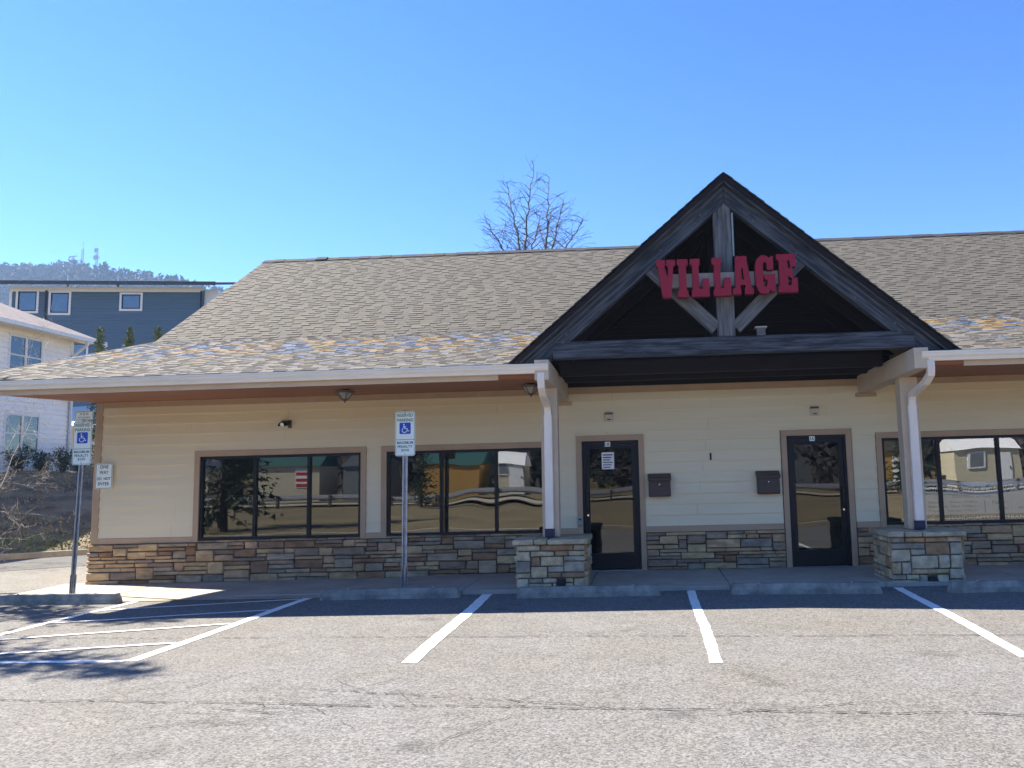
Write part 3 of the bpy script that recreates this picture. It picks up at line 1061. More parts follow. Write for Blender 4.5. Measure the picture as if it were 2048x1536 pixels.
# ------------------------------------------------------------------ entrance gable
YF = -2.30
gb = MB()
for s_ in (-1, 1):
    ex = GX + s_ * (GZ - 3.20) / GS
    bx_ = GX + s_ * (GZ - ZB) / GS
    yr_ = YB + (GZ - ZB) / ((ZR - ZB) / (YR - YB))
    pts = [(GX, YF, GZ), (ex, YF, 3.20), (ex, YF + 0.06, 3.20), (bx_, YB, ZB), (GX, yr_, GZ)]
    n = len(gb.v)
    t = 0.10
    gb.v += [Vector((p[0], p[1], p[2] - 0.012)) for p in pts] + [Vector((p[0], p[1], p[2] - t)) for p in pts]
    m_ = 5
    gb.f.append(tuple(range(n, n + m_)))
    gb.f.append(tuple(n + m_ + i for i in reversed(range(m_))))
    for i in range(m_):
        j = (i + 1) % m_
        gb.f.append((n + j, n + i, n + m_ + i, n + m_ + j))
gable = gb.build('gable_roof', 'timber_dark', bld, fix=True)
# rake shingles: a stepped dark edge
L_ = math.hypot((GZ - 3.2) / GS, GZ - 3.2)
nS = int(L_ / 0.142)
for s_ in (-1, 1):
    dirv = Vector((s_ / GS, 0, -1)).normalized()
    nrm = Vector((s_ * 1.0, 0, 1 / GS)).normalized()
    nrm = Vector((s_ * GS, 0, 1)).normalized()
    for k in range(nS + 1):
        t0 = L_ * k / nS
        t1 = min(t0 + 0.165, L_ + 0.03)
        p0 = Vector((GX, 0, GZ)) + dirv * t0
        p1 = Vector((GX, 0, GZ)) + dirv * t1
        y0, y1 = YF - 0.025 - rnd.uniform(0, .012), YF + 0.9
        th = 0.012 + rnd.uniform(0, 0.006)
        q = []
        for (pp, up) in ((p0, 0.0), (p1, th - 0.010)):
            q.append((pp, up))
        a0, a1 = p0 + nrm * 0.0, p1 + nrm * (th * 0.5)
        c0, c1 = p0 + nrm * 0.010, p1 + nrm * (th + 0.006)
        MB().hexa([(a0.x, y0, a0.z), (a1.x, y0, a1.z), (a1.x, y1, a1.z), (a0.x, y1, a0.z), (c0.x, y0, c0.z), (c1.x, y0, c1.z), (c1.x, y1, c1.z), (c0.x, y1, c0.z)]).build('rake_shingle', 'roof_edge', gable)

# front truss
YT = -2.20
DEP = 0.16
yc = YT + DEP / 2
ctop = GZ - 0.105
up = Vector((0, -1, 0))
truss = MB().box((GX - 0.03, YT + 0.02, 5.40), (GX - 0.03 + 0.06, YT + 0.10, 5.48)).build('gable_truss', 'timber_dark', bld)


def chord(s_, y0, y1, zt, vert, x_end, z_end, m, parent, name='top_chord'):
    """sloping chord with a plumb cut at the ridge and a level cut at the foot"""
    ln = math.hypot((zt - z_end) / GS, zt - z_end)
    a = math.atan(GS)
    # local frame: X runs down the slope
    def loc(px, pz):
        dx, dz = (px - GX) * s_, pz - zt
        return (dx * math.cos(a) - dz * math.sin(a), dx * math.sin(a) + dz * math.cos(a))
    xo = (zt - z_end) / GS
    xi = (zt - vert - z_end) / GS
    prof = [loc(GX + s_ * 0.002, zt), loc(GX + s_ * xo, z_end), loc(GX + s_ * xi, z_end), loc(GX + s_ * 0.002, zt - vert)]
    mbx = MB().prism(prof, lambda u, v: (u, -(y1 - y0) / 2, v), lambda u, v: (u, (y1 - y0) / 2, v))
    o = mbx.build(name, m, None, bevel=0.006)
    ca, sa = math.cos(a), math.sin(a)
    o.matrix_world = Matrix(((s_ * ca, 0, s_ * sa, GX), (0, 1, 0, (y0 + y1) / 2), (-sa, 0, ca, zt), (0, 0, 0, 1)))
    attach(o, parent)
    return o


for s_ in (-1, 1):
    chord(s_, YT, YT + DEP, ctop, 0.325, 0, 3.215, 'timber', truss)
    # barge board under the shingle edge
    chord(s_, YF + 0.015, YF + 0.05, GZ - 0.014, 0.12, 0, 3.205, 'timber', truss, 'barge_board')
KX = 1.19
timber('king_post', (KX, yc, 3.515), (KX, yc, ctop - 0.325 + 0.02), 0.255, DEP - 0.02, 'timber_pale', truss)
timber('tie_beam', (-1.33, yc + .005, 3.39), (3.84, yc + .005, 3.39), 0.245, DEP + 0.02, 'timber', truss)
for s_ in (-1, 1):
    ax, az = KX + s_ * 0.135, 3.64
    timber('strut', (ax, yc, az), (ax + s_ * 1.05, yc, az + 1.03), 0.19, DEP - 0.03, 'timber_pale', truss)
# bolts along the chords
for s_ in (-1, 1):
    for t in (0.35, 0.95, 1.75, 2.35):
        for dz in (0.20, 0.27):
            bx_ = GX + s_ * (t + (0.06 if dz > .22 else 0))
            bz = ctop - GS * (t + (0.06 if dz > .22 else 0)) - dz + 0.02
            MB().tube((bx_, YT + .002, bz), (bx_, YT - 0.012, bz), 0.018, 0.014, n=10).build('bolt', 'lamp_metal', truss)
MB().tube((KX + 0.15, YT + 0.03, 4.7), (KX + 0.15, YT + 0.03, 5.35), 0.014, n=8).build('conduit', 'grey_plastic', truss)
# inner trusses, back wall and open ceiling of the entrance
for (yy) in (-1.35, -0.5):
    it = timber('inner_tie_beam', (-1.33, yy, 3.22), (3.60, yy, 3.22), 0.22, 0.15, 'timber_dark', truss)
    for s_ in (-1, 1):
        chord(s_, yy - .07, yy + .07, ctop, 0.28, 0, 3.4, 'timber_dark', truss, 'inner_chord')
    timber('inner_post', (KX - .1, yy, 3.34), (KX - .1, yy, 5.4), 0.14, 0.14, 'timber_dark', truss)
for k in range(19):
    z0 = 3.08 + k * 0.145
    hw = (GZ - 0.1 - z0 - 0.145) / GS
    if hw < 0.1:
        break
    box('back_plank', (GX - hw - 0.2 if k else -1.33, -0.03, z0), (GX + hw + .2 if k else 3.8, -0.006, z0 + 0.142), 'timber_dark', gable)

# ------------------------------------------------------------------ red letters on the gable
GLY = {
    'I': [[(0, 0), (1, 0), (1, .15), (.84, .19), (.84, .81), (1, .85), (1, 1), (0, 1), (0, .85), (.16, .81), (.16, .19), (0, .15)]],
    'L': [[(.06, 0), (1, 0), (1, .47), (.66, .47), (.62, .20), (.46, .20), (.46, .80), (.53, .85), (.53, 1), (0, 1), (0, .85), (.12, .80), (.12, .20), (.06, .15)]],
    'E': [[(.05, 0), (1, 0), (1, .37), (.74, .37), (.68, .18), (.53, .18), (.53, .41), (.60, .41), (.66, .36), (.76, .36), (.76, .66), (.66, .66), (.60, .59), (.53, .59), (.53, .83), (.62, .83), (.68, .66), (.93, .66), (.93, 1), (0, 1), (0, .86), (.12, .82), (.12, .18), (.05, .14)]],
    'V': [[(0, 1), (0, .83), (.07, .81), (.30, 0), (.76, 0), (.90, .81), (1, .83), (1, 1), (.53, 1), (.53, .83), (.63, .81), (.60, .52), (.42, .81), (.47, .83), (.47, 1)]],
    'A': [[(0, 0), (.40, 0), (.40, .15), (.36, .17), (.37, .24), (.48, .24), (.48, .38), (.405, .38), (.45, .70), (.48, .70), (.48, 1), (.16, 1), (.16, .85), (.12, .17), (0, .15)],
          [(.48, .24), (.60, .24), (.61, .17), (.57, .15), (.57, 0), (1, 0), (1, .15), (.92, .17), (.72, .85), (.72, 1), (.48, 1), (.48, .70), (.50, .70), (.565, .38), (.48, .38)]],
    'G': [[(.30, 0), (.58, 0), (.70, .06), (.76, .10), (.80, .04), (1, .04), (1, .50), (.46, .50), (.46, .36), (.60, .36), (.60, .25), (.55, .18), (.46, .18), (.40, .25), (.40, .76), (.46, .82), (.55, .82), (.60, .76), (.60, .62), (.93, .62), (.93, .97), (.78, .97), (.74, .91), (.62, .98), (.52, 1), (.32, 1), (.12, .92), (.02, .78), (0, .60), (0, .36), (.04, .18), (.14, .06)]],
}
sign = thing('letter_sign', 'dark red slab-serif letters spelling VILLAGE mounted across the timber gable', 'sign', (1.19, -2.3, 4.08))
box('raceway', (0.40, -2.262, 4.24), (2.0, YT - .004, 4.44), 'raceway', sign, 0.004)
for ch, x0, x1, zb_ in (('V', 0.205, 0.475, 4.07), ('I', 0.50, 0.655, 4.07), ('L', 0.685, 0.955, 4.07), ('L', 0.995, 1.26, 4.072), ('A', 1.285, 1.58, 4.082), ('G', 1.61, 1.89, 4.082), ('E', 1.915, 2.205, 4.09)):
    h_ = 0.555
    lt = None
    for poly in GLY[ch]:
        mbx = MB().prism(poly, lambda u, v: (x0 + u * (x1 - x0), -2.385, zb_ + v * h_), lambda u, v: (x0 + u * (x1 - x0), -2.265, zb_ + v * h_))
        o = mbx.build('letter', 'red_letter', sign, fix=True)
        o.data.materials.append(MATS['red_side'])
        for p in o.data.polygons:
            if abs(p.normal.y) < 0.5:
                p.material_index = 1
        if lt is None:
            lt = o
        else:
            bm = bmesh.new()
            bm.from_mesh(lt.data)
            bm.from_mesh(o.data)
            bmesh.ops.remove_doubles(bm, verts=bm.verts, dist=1e-5)
            bm.to_mesh(lt.data)
            bm.free()
            bpy.data.objects.remove(o)

# small box on the tie beam
e = thing('wooden_box', 'small weathered wooden box with a pale cap standing on the gable tie beam', 'box', (1.685, -2.13, 3.515))
box('box_body', (1.625, -2.19, 3.514), (1.745, -2.08, 3.625), 'timber_pale', e, 0.003)
box('box_cap', (1.60, -2.21, 3.626), (1.77, -2.06, 3.645), 'raceway', e, 0.003)

# ------------------------------------------------------------------ stone piers
def pier(cx, zb_, label, seed, pipe_x):
    r = random.Random(seed)
    x0, x1, y0, y1 = cx - 0.50, cx + 0.50, -1.85, -0.98
    zt = 0.585
    e = thing('stone_pier', label, 'pier', (cx, -1.42, zb_), 'stone piers under the porch posts')
    core = box('pier_core', (x0 + 0.02, y0 + 0.02, zb_ - 0.05), (x1 - 0.02, y1 - 0.02, zt), 'pier_mortar', e)
    faces = [((x0, x1), lambda u, d, z: (u, y0 + 0.02 - d, z)),
             ((y0, y1), lambda u, d, z: (x0 + 0.02 - d, y0 + y1 - u, z)),
             ((y0, y1), lambda u, d, z: (x1 - 0.02 + d, u, z))]
    for fi, ((a, b), f) in enumerate(faces):
        for q in pack_stones(a, b, zb_, zt, 8, seed + fi, wr=(0.14, 0.50), hs=((1, 0.60), (2, 0.40), (3, 0.0))):
            if fi == 0 and q[0] < pipe_x + 0.06 and q[1] > pipe_x - 0.06 and q[2] < zb_ + 0.10:
                # leave a hole for the drain pipe
                for (s0, s1) in ((q[0], pipe_x - 0.062), (pipe_x + 0.062, q[1])):
                    if s1 - s0 > 0.05:
                        v, fc = stone_mesh(s0, s1, q[2], q[3], f, r, 0.04)
                        mesh_obj('stone', v, fc, 'pier_stone', e)
                if q[3] > zb_ + 0.15:
                    v, fc = stone_mesh(pipe_x - 0.062, pipe_x + 0.062, zb_ + 0.135, q[3], f, r, 0.04)
                    mesh_obj('stone', v, fc, 'pier_stone', e)
                continue
            v, fc = stone_mesh(q[0], q[1], q[2], q[3], f, r, 0.04)
            mesh_obj('stone', v, fc, 'pier_stone', e)
    MB().tube((pipe_x, y0 + .019, zb_ + 0.065), (pipe_x, y0 - 0.035, zb_ + 0.065), 0.060, 0.060, n=18).build('drain_pipe', 'dark_plastic', e)
    # cap stones
    xs = [x0 - 0.055, x0 + 0.22 + r.uniform(-.04, .04), x0 + 0.46 + r.uniform(-.04, .04), x1 + 0.055]
    for i in range(3):
        a, b = xs[i] + 0.006, xs[i + 1] - 0.006
        for (ya, yb) in ((y0 - 0.07, (y0 + y1) / 2), ((y0 + y1) / 2 + 0.008, y1 + 0.05)):
            j = lambda: r.uniform(-0.014, 0.014)
            h_ = 0.075 + r.uniform(-.008, .008)
            MB().hexa([(a + j() * .4, ya + j(), zt + .002 + abs(j()) * .5), (b + j() * .4, ya + j(), zt + .002 + abs(j()) * .5), (b, yb, zt + .002), (a, yb, zt + .002),
                       (a + j() * .4, ya + j(), zt + h_), (b + j() * .4, ya + j(), zt + h_ + j() * .3), (b, yb, zt + 0.085), (a, yb, zt + 0.085)]).build('cap_stone', 'cap_stone', e, bevel=0.012)
    return e


pier(-1.455, 0.0 - 0.03, 'stone pier with pale ledge stones beside the door marked 1B', 31, -1.31)
pier(3.915, -0.095, 'stone pier with pale ledge stones in front of the church banner window', 41, 3.98)

# ------------------------------------------------------------------ things on the wall
def mailbox(cx, label):
    e = thing('mailbox', label, 'mailbox', (cx, -0.02, 1.19), 'wall mailboxes between the two doors')
    w, z0, z1 = 0.185, 1.19, 1.565
    box('mailbox_body', (cx - w, -0.15, z0), (cx + w, -0.025, z1 - 0.05), 'mail_metal', e, 0.012)
    box('front_panel', (cx - w + .02, -0.156, z0 + 0.02), (cx + w - .02, -0.149, z0 + 0.235), 'mail_metal', e, 0.003)
    MB().hexa([(cx - w - .012, -0.185, z1 - .115), (cx + w + .012, -0.185, z1 - .115), (cx + w + .012, -0.026, z1 - .05), (cx - w - .012, -0.026, z1 - .05),
               (cx - w - .012, -0.188, z1 - .06), (cx + w + .012, -0.188, z1 - .06), (cx + w + .012, -0.024, z1 + .012), (cx - w - .012, -0.024, z1 + .012)]).build('mailbox_lid', 'mail_metal', e, bevel=0.008)
    MB().tube((cx, -0.155, z0 + 0.205), (cx, -0.166, z0 + 0.205), 0.011, n=12).build('mailbox_lock', 'chrome', e)


mailbox(0.18, 'dark brown metal wall mailbox just right of the door marked 1B')
mailbox(1.985, 'dark brown metal wall mailbox just left of the door marked 1A')
for cx, lb in ((-0.64, 'small beige alarm horn on the siding above the door marked 1B'), (2.82, 'small beige alarm horn on the siding above the door marked 1A')):
    e = thing('alarm_horn', lb, 'alarm', (cx, -0.02, 2.47), 'alarm horns above the doors')
    box('horn_case', (cx - 0.062, -0.075, 2.475), (cx + 0.062, -0.024, 2.595), 'horn_plastic', e, 0.006)
    box('horn_top', (cx - 0.068, -0.085, 2.596), (cx + 0.068, -0.022, 2.622), 'lamp_metal', e, 0.003)
    ring = MB()
    for k in range(12):
        t0, t1 = math.pi * k / 12, math.pi * (k + 1) / 12
        ring.hexa([(cx + r_ * math.cos(t), y_, 2.525 + r_ * math.sin(t)) for y_ in (-0.084, -0.0755) for (r_, t) in ((0.028, t0), (0.028, t1), (0.042, t1), (0.042, t0))])
    ring.build('horn_ring', 'horn_plastic', e)
    box('horn_mouth', (cx - 0.032, -0.083, 2.498), (cx + 0.032, -0.0755, 2.516), 'dark_plastic', e, 0.003)
# house number
e = tag(lettering('1', 1.055, 1.785, -0.030, 0.030, 0.112, 'sign_black', None), 'black numeral 1 fixed to the siding between the two mailboxes', 'house number')
e.name = 'house_number'
vs = e.data.vertices
MBn = MB().box((1.035, -0.0305, 1.777), (1.078, -0.026, 1.786))
# serif foot joined into the numeral
bm = bmesh.new()
bm.from_mesh(e.data)
ex = bmesh.ops.extrude_face_region(bm, geom=list(bm.faces))
bmesh.ops.translate(bm, vec=(0, 0.008, 0), verts=[g for g in ex['geom'] if isinstance(g, bmesh.types.BMVert)])
bmesh.ops.recalc_face_normals(bm, faces=bm.faces)
me2 = bpy.data.meshes.new('foot')
me2.from_pydata([tuple(v) for v in MBn.v], [], MBn.f)
bm.from_mesh(me2)
bm.to_mesh(e.data)
bm.free()
# flood light
e = thing('flood_light', 'dark wall flood light with a small lens above the corner window', 'lamp', (-6.22, -0.02, 2.58))
box('back_plate', (-6.215, -0.05, 2.52), (-6.155, -0.025, 2.66), 'lamp_metal', e, 0.006)
MB().hexa([(-6.34, -0.20, 2.545), (-6.17, -0.20, 2.545), (-6.17, -0.05, 2.57), (-6.34, -0.05, 2.57), (-6.32, -0.17, 2.61), (-6.19, -0.17, 2.61), (-6.19, -0.05, 2.66), (-6.32, -0.05, 2.66)]).build('lamp_head', 'bronze', e, bevel=0.012)
MB().tube((-6.25, -0.19, 2.578), (-6.25, -0.205, 2.572), 0.028, 0.034, n=14).build('lamp_lens', 'sign_white', e)
# key box on the casing of door 1B
e = thing('key_lockbox', 'small grey key lockbox on the left casing of the door marked 1B', 'lockbox', (-1.165, -0.05, 0.74))
box('lockbox_case', (-1.205, -0.085, 0.74), (-1.128, -0.048, 0.865), 'grey_plastic', e, 0.008)
box('lockbox_cover', (-1.192, -0.096, 0.76), (-1.141, -0.0855, 0.815), 'steel', e, 0.003)
box('lockbox_shackle', (-1.185, -0.092, 0.83), (-1.148, -0.0855, 0.858), 'dark_plastic', e, 0.003)
# notice on door 1B; yellow panels below paint light from behind the glass
e = thing('paper_notice', 'white printed notice taped inside the glass of the door marked 1B', 'notice', (-0.68, 0.031, 1.68))
box('notice_sheet', (-0.785, 0.0285, 1.67), (-0.575, 0.0315, 1.955), 'paper', e)
for k in range(6):
    box('print_line', (-0.765, 0.0265, 1.92 - k * 0.042 - 0.018), (-0.60 - 0.02 * (k % 3), 0.0280, 1.92 - k * 0.042), 'ink' if k < 2 else 'grey_ink', e)
e = box('door_light_panel', (-0.262, 0.0285, 1.17), (-0.215, 0.0315, 1.40), 'yellow_light')
tag(e, 'narrow yellow panel standing for light through the glass of the door marked 1B', 'notice')
e = box('window_light_panel', (-6.72, 0.0385, 1.03), (-6.645, 0.0405, 1.27), 'yellow_light')  # light through the room, put in as a yellow panel
tag(e, 'narrow yellow panel standing for light seen inside the corner window', 'notice')

# soffit lanterns
def lantern(cx, cy, zc, label):
    e = thing('soffit_lantern', label, 'lamp', (cx, cy, zc), 'lanterns under the soffit')
    n = 6
    def ring(r, z):
        return [Vector((cx + r * math.cos(2 * math.pi * k / n), cy + r * math.sin(2 * math.pi * k / n), z)) for k in range(n)]
    MB().tube((cx, cy, zc + 0.002), (cx, cy, zc - 0.03), 0.07, 0.055, n=16).build('canopy', 'lamp_metal', e)
    def frust(r0, z0, r1, z1, nm, m, p=e):
        a, b = ring(r0, z0), ring(r1, z1)
        q = MB()
        q.v = a + b
        q.f = [(k, (k + 1) % n, n + (k + 1) % n, n + k) for k in range(n)] + [tuple(range(n)), tuple(n + k for k in range(n))]
        return q.build(nm, m, p, fix=True)
    frust(0.155, zc - 0.031, 0.150, zc - 0.062, 'lantern_rim', 'lamp_metal')
    g = frust(0.125, zc - 0.063, 0.055, zc - 0.155, 'lantern_glass', 'lamp_glass')
    a, b = ring(0.128, zc - 0.062), ring(0.058, zc - 0.157)
    rb = MB()
    for k in range(n):
        rb.tube(a[k], b[k], 0.007, n=5)
    rb.build('lantern_ribs', 'lamp_metal', g)
    frust(0.060, zc - 0.156, 0.020, zc - 0.185, 'lantern_cup', 'lamp_metal')
    MB().tube((cx, cy, zc - 0.185), (cx, cy, zc - 0.215), 0.016, 0.006, n=8).build('finial', 'lamp_metal', e)


def soffit_z(y):
    return 2.985 + (y - (YG + .146)) / (-0.036 - YG - .146) * (3.062 - 2.985)


lantern(-4.72, -1.35, soffit_z(-1.35), 'glass soffit lantern hanging above the pole of the middle parking sign')
lantern(-1.78, -1.35, soffit_z(-1.35), 'glass soffit lantern partly hidden by the left downspout')

# window banner
e = thing('window_banner', 'white church banner with black italic lettering inside the right window', 'banner', (5.4, 0.05, 0.66))
box('banner_sheet', (4.52, 0.0405, 0.775), (6.68, 0.0435, 1.30), 'paper', e)
lettering('Glad Tidings Family Church', 5.60, 1.125, 0.0395, 2.02, 0.135, 'ink', e, shear=0.28, bold=0.022)
lettering('Assemblies of God', 5.32, 1.045, 0.0395, 0.62, 0.045, 'grey_ink', e)
lettering('Worship     Sunday 10:00am', 5.02, 0.955, 0.0395, 0.80, 0.045, 'grey_ink', e)
lettering('Bible Study  Wed  7:00pm', 5.00, 0.885, 0.0395, 0.76, 0.045, 'grey_ink', e)
lettering('Prayer     Tuesday 7:00pm', 5.01, 0.815, 0.0395, 0.78, 0.045, 'grey_ink', e)
box('divider', (5.53, 0.0385, 0.80), (5.54, 0.0395, 1.0), 'ink', e)
lettering('Pastor            Brittian', 6.05, 0.935, 0.0395, 0.78, 0.06, 'grey_ink', e)
lettering('216-      48', 5.95, 0.845, 0.0395, 0.42, 0.05, 'grey_ink', e)
e = thing('entrance_strip', 'dark strip reading HANDICAPPED ENTRANCE with an arrow below the church banner', 'sign', (5.4, 0.05, 0.655))
box('strip_sheet', (4.55, 0.0405, 0.68), (6.6, 0.0435, 0.773), 'strip_dark', e)
lettering('HANDICAPPED ENTRANCE', 5.62, 0.692, 0.0395, 1.36, 0.065, 'paper', e)
ar = MB().box((4.672, 0.0385, 0.69), (4.684, 0.0395, 0.755))
ar.poly([(4.63, 0.0390, 0.725), (4.642, 0.0390, 0.722), (4.678, 0.0390, 0.752), (4.678, 0.0390, 0.766)]).poly([(4.714, 0.0390, 0.722), (4.726, 0.0390, 0.725), (4.678, 0.0393, 0.766), (4.678, 0.0393, 0.752)])
ar.build('arrow', 'paper', e)


# ------------------------------------------------------------------ signs
def round_rect(cx, cz, w, h, r, n=5):
    pts = []
    for (sx, sz, a0) in ((1, -1, -90), (1, 1, 0), (-1, 1, 90), (-1, -1, 180)):
        for k in range(n + 1):
            a = math.radians(a0 + 90 * k / n)
            pts.append((cx + sx * (w / 2 - r) + r * math.cos(a), cz + sz * (h / 2 - r) + r * math.sin(a)))
    return pts


def plate(cx, cz, w, h, r, y, t, m, parent, name):
    return MB().prism(round_rect(cx, cz, w, h, r), lambda u, v: (u, y, v), lambda u, v: (u, y + t, v)).build(name, m, parent, fix=True)


def border(cx, cz, w, h, r, lw, y, m, parent, name='border'):
    o, i = round_rect(cx, cz, w, h, r), round_rect(cx, cz, w - 2 * lw, h - 2 * lw, max(r - lw, .003))
    n = len(o)
    v = [(p[0], y, p[1]) for p in o] + [(p[0], y, p[1]) for p in i]
    f = [(k, (k + 1) % n, n + (k + 1) % n, n + k) for k in range(n)]
    return mesh_obj(name, v, f, m, parent)


def wheelchair(cx, cz, s, y, parent):
    """white access symbol on its blue square"""
    bl = plate(cx, cz, s, s, s * 0.10, y - 0.0012, 0.0012, 'sign_blue', parent, 'access_square')
    q = MB()
    yy = y - 0.0024
    def P(u, v):
        return (cx + (u - 0.5) * s, yy, cz + (v - 0.5) * s)
    n = 14
    q.poly([P(0.40 + 0.062 * math.cos(2 * math.pi * k / n), 0.845 + 0.062 * math.sin(2 * math.pi * k / n)) for k in range(n)])
    q.poly([P(.355, .76), P(.435, .76), P(.445, .66), P(.60, .66), P(.60, .60), P(.452, .60), P(.46, .50), P(.37, .50)])
    q.poly([P(.461, .50), P(.64, .50), P(.70, .50), P(.78, .29), P(.86, .32), P(.875, .265), P(.75, .215), P(.655, .44), P(.47, .44)])
    for k in range(20):
        t0 = math.radians(128 + (352 - 128 + 0) * k / 20)
        t1 = math.radians(128 + (352 - 128) * (k + 1) / 20)
        c = (0.445, 0.335)
        q.poly([P(c[0] + r_ * math.cos(t), c[1] + r_ * math.sin(t)) for (r_, t) in ((0.235, t0), (0.235, t1), (0.175, t1), (0.175, t0))])
    q.build('access_symbol', 'sign_white', bl)


def parking_sign(bx_, by, bz, lean, label, van):
    e = thing('parking_sign', label, 'sign', (bx_, by, bz), 'reserved parking signs')
    top = 2.66 + (0.15 if van else 0)
    # U-channel post
    def at(z):
        return bx_ + lean * (z - bz)
    def ch(z0, z1, hw, dp, nm):
        xa, xb = at(z0), at(z1)
        prof = [(-hw, 0.0), (-hw, 0.006), (-hw * .62, 0.006), (-hw * .45, dp), (hw * .45, dp), (hw * .62, 0.006), (hw, 0.006), (hw, 0.0), (hw * .5, 0.0), (hw * .36, dp - .006), (-hw * .36, dp - .006), (-hw * .5, 0.0)]
        return MB().prism(prof, lambda u, v: (xa + u, by - 0.004 + v, z0), lambda u, v: (xb + u, by - 0.004 + v, z1)).build(nm, 'steel', e, fix=True)
    post = ch(bz - 0.03, top, 0.040, 0.034, 'post')
    ch(bz - 0.03, bz + 0.30, 0.050, 0.05, 'post_sleeve')
    z = bz + 0.35
    hol = MB()
    while z < 1.9:
        x = at(z)
        hol.box((x - 0.006, by + 0.0185, z), (x + 0.006, by + 0.0225, z + 0.012))
        z += 0.0254 * 1.0
    hol.build('post_holes', 'sign_black', post)
    cx = at(2.3)
    cz, w, h = 2.295, 0.315, 0.695
    y = by - 0.016
    pl = plate(cx, cz, w, h, 0.035, y, 0.003, 'sign_white', e, 'sign_plate')
    border(cx, cz, w - 0.018, h - 0.018, 0.030, 0.006, y - 0.0012, 'sign_green', pl)
    t = cz + h / 2
    lettering('RESERVED', cx, t - 0.085, y - 0.0012, 0.245, 0.050, 'sign_green', pl, bold=0.018)
    lettering('PARKING', cx, t - 0.160, y - 0.0012, 0.245, 0.050, 'sign_green', pl, bold=0.018)
    wheelchair(cx, t - 0.265, 0.178, y, pl)
    box('divider', (cx - w / 2 + 0.012, y - 0.0012, t - 0.445), (cx + w / 2 - 0.012, y, t - 0.438), 'sign_green', pl)
    lettering('MAXIMUM', cx, t - 0.510, y - 0.0012, 0.25, 0.042, 'sign_green', pl, bold=0.022)
    lettering('PENALTY', cx, t - 0.570, y - 0.0012, 0.235, 0.042, 'sign_green', pl, bold=0.020)
    lettering('$250', cx, t - 0.628, y - 0.0012, 0.125, 0.042, 'sign_green', pl, bold=0.020)
    for zz in (t - 0.028, t - 0.665):
        MB().tube((cx, y, zz), (cx, y - 0.006, zz), 0.008, n=8).build('bolt', 'steel', pl)
    if van:
        cx = at(2.73)
        pv = plate(cx, 2.732, 0.305, 0.150, 0.028, y, 0.003, 'sign_white', e, 'van_plate')
        border(cx, 2.732, 0.290, 0.135, 0.024, 0.006, y - 0.0012, 'sign_green', pv)
        lettering('VAN', cx, 2.742, y - 0.0012, 0.135, 0.038, 'sign_green', pv, bold=0.014, spacing=1.6)
        lettering('ACCESSIBLE', cx, 2.690, y - 0.0012, 0.21, 0.028, 'sign_green', pv)
        for zz in (2.795, 2.67):
            MB().tube((cx, y, zz), (cx, y - 0.006, zz), 0.007, n=8).build('bolt', 'dark_plastic', pv)


parking_sign(-9.10, -1.22, -0.075, 0.026, 'reserved parking sign with a small van accessible plate on top, near the building corner', True)
parking_sign(-3.785, -1.30, -0.055, 0.006, 'reserved parking sign without a van plate, standing between the two left windows', False)
e = thing('one_way_sign', 'small white ONE WAY DO NOT ENTER sign on the corner board of the building', 'sign', (-9.455, -0.05, 1.55))
pl = plate(-9.455, 1.775, 0.305, 0.44, 0.03, -0.075, 0.003, 'sign_white', e, 'sign_plate')
border(-9.455, 1.775, 0.290, 0.425, 0.026, 0.0075, -0.0765, 'sign_black', pl)
for t, z, w, h in (('ONE', 1.905, 0.150, 0.060), ('WAY', 1.808, 0.160, 0.060), ('DO  NOT', 1.705, 0.245, 0.050), ('ENTER', 1.615, 0.200, 0.055)):
    lettering(t, -9.455, z, -0.0765, w, h, 'sign_black', pl, bold=0.014)
box('bracket', (-9.48, -0.071, 1.6), (-9.43, -0.037, 1.95), 'steel', e)


# ------------------------------------------------------------------ wheel stops
def wheel_stop(x0, x1, y, ya, label, seed):
    r = random.Random(seed)
    e = None
    n = 14
    prof = [(-0.078, 0.0), (0.078, 0.0), (0.076, 0.07), (0.05, 0.145), (-0.05, 0.145), (-0.076, 0.07)]
    mbx = MB()
    m_ = len(prof)
    for i in range(n + 1):
        t = i / n
        sc = 1.0
        for (u, v) in prof:
            x = x0 + (x1 - x0) * t
            if i in (0, n):
                x += (-1 if i == 0 else 1) * (0.035 * (0.145 - v) / 0.145)
            mbx.v.append(Vector((x, y + ya * t + u + r.uniform(-.003, .003), ZL - 0.004 + v * (1 + r.uniform(-.03, .03)))))
    for i in range(n):
        for j in range(m_):
            k = (j + 1) % m_
            mbx.f.append((i * m_ + j, i * m_ + k, (i + 1) * m_ + k, (i + 1) * m_ + j))
    mbx.f.append(tuple(range(m_)))
    mbx.f.append(tuple(n * m_ + j for j in range(m_)))
    o = mbx.build('wheel_stop', 'stop_concrete', None, fix=True)
    tag(o, label, 'wheel stop', 'concrete wheel stops in front of the shop')
    for t in (0.18, 0.82):
        x = x0 + (x1 - x0) * t
        q = MB().tube((x, y + ya * t, ZL + 0.137), (x, y + ya * t, ZL + 0.151), 0.014, n=8).build('anchor_pin', 'steel', o)


wheel_stop(-9.62, -7.73, -2.09, -0.08, 'concrete wheel stop cut by the left edge of the picture, in sunlight', 1)
wheel_stop(-4.68, -2.75, -2.18, 0.0, 'concrete wheel stop in front of the middle parking sign', 2)
wheel_stop(-1.84, 0.08, -2.33, 0.0, 'concrete wheel stop in front of the left stone pier and the door marked 1B', 3)
wheel_stop(1.11, 3.04, -2.34, -0.16, 'concrete wheel stop in front of the door marked 1A', 4)
wheel_stop(3.98, 5.9, -2.55, 0.0, 'concrete wheel stop in front of the church banner window', 5)


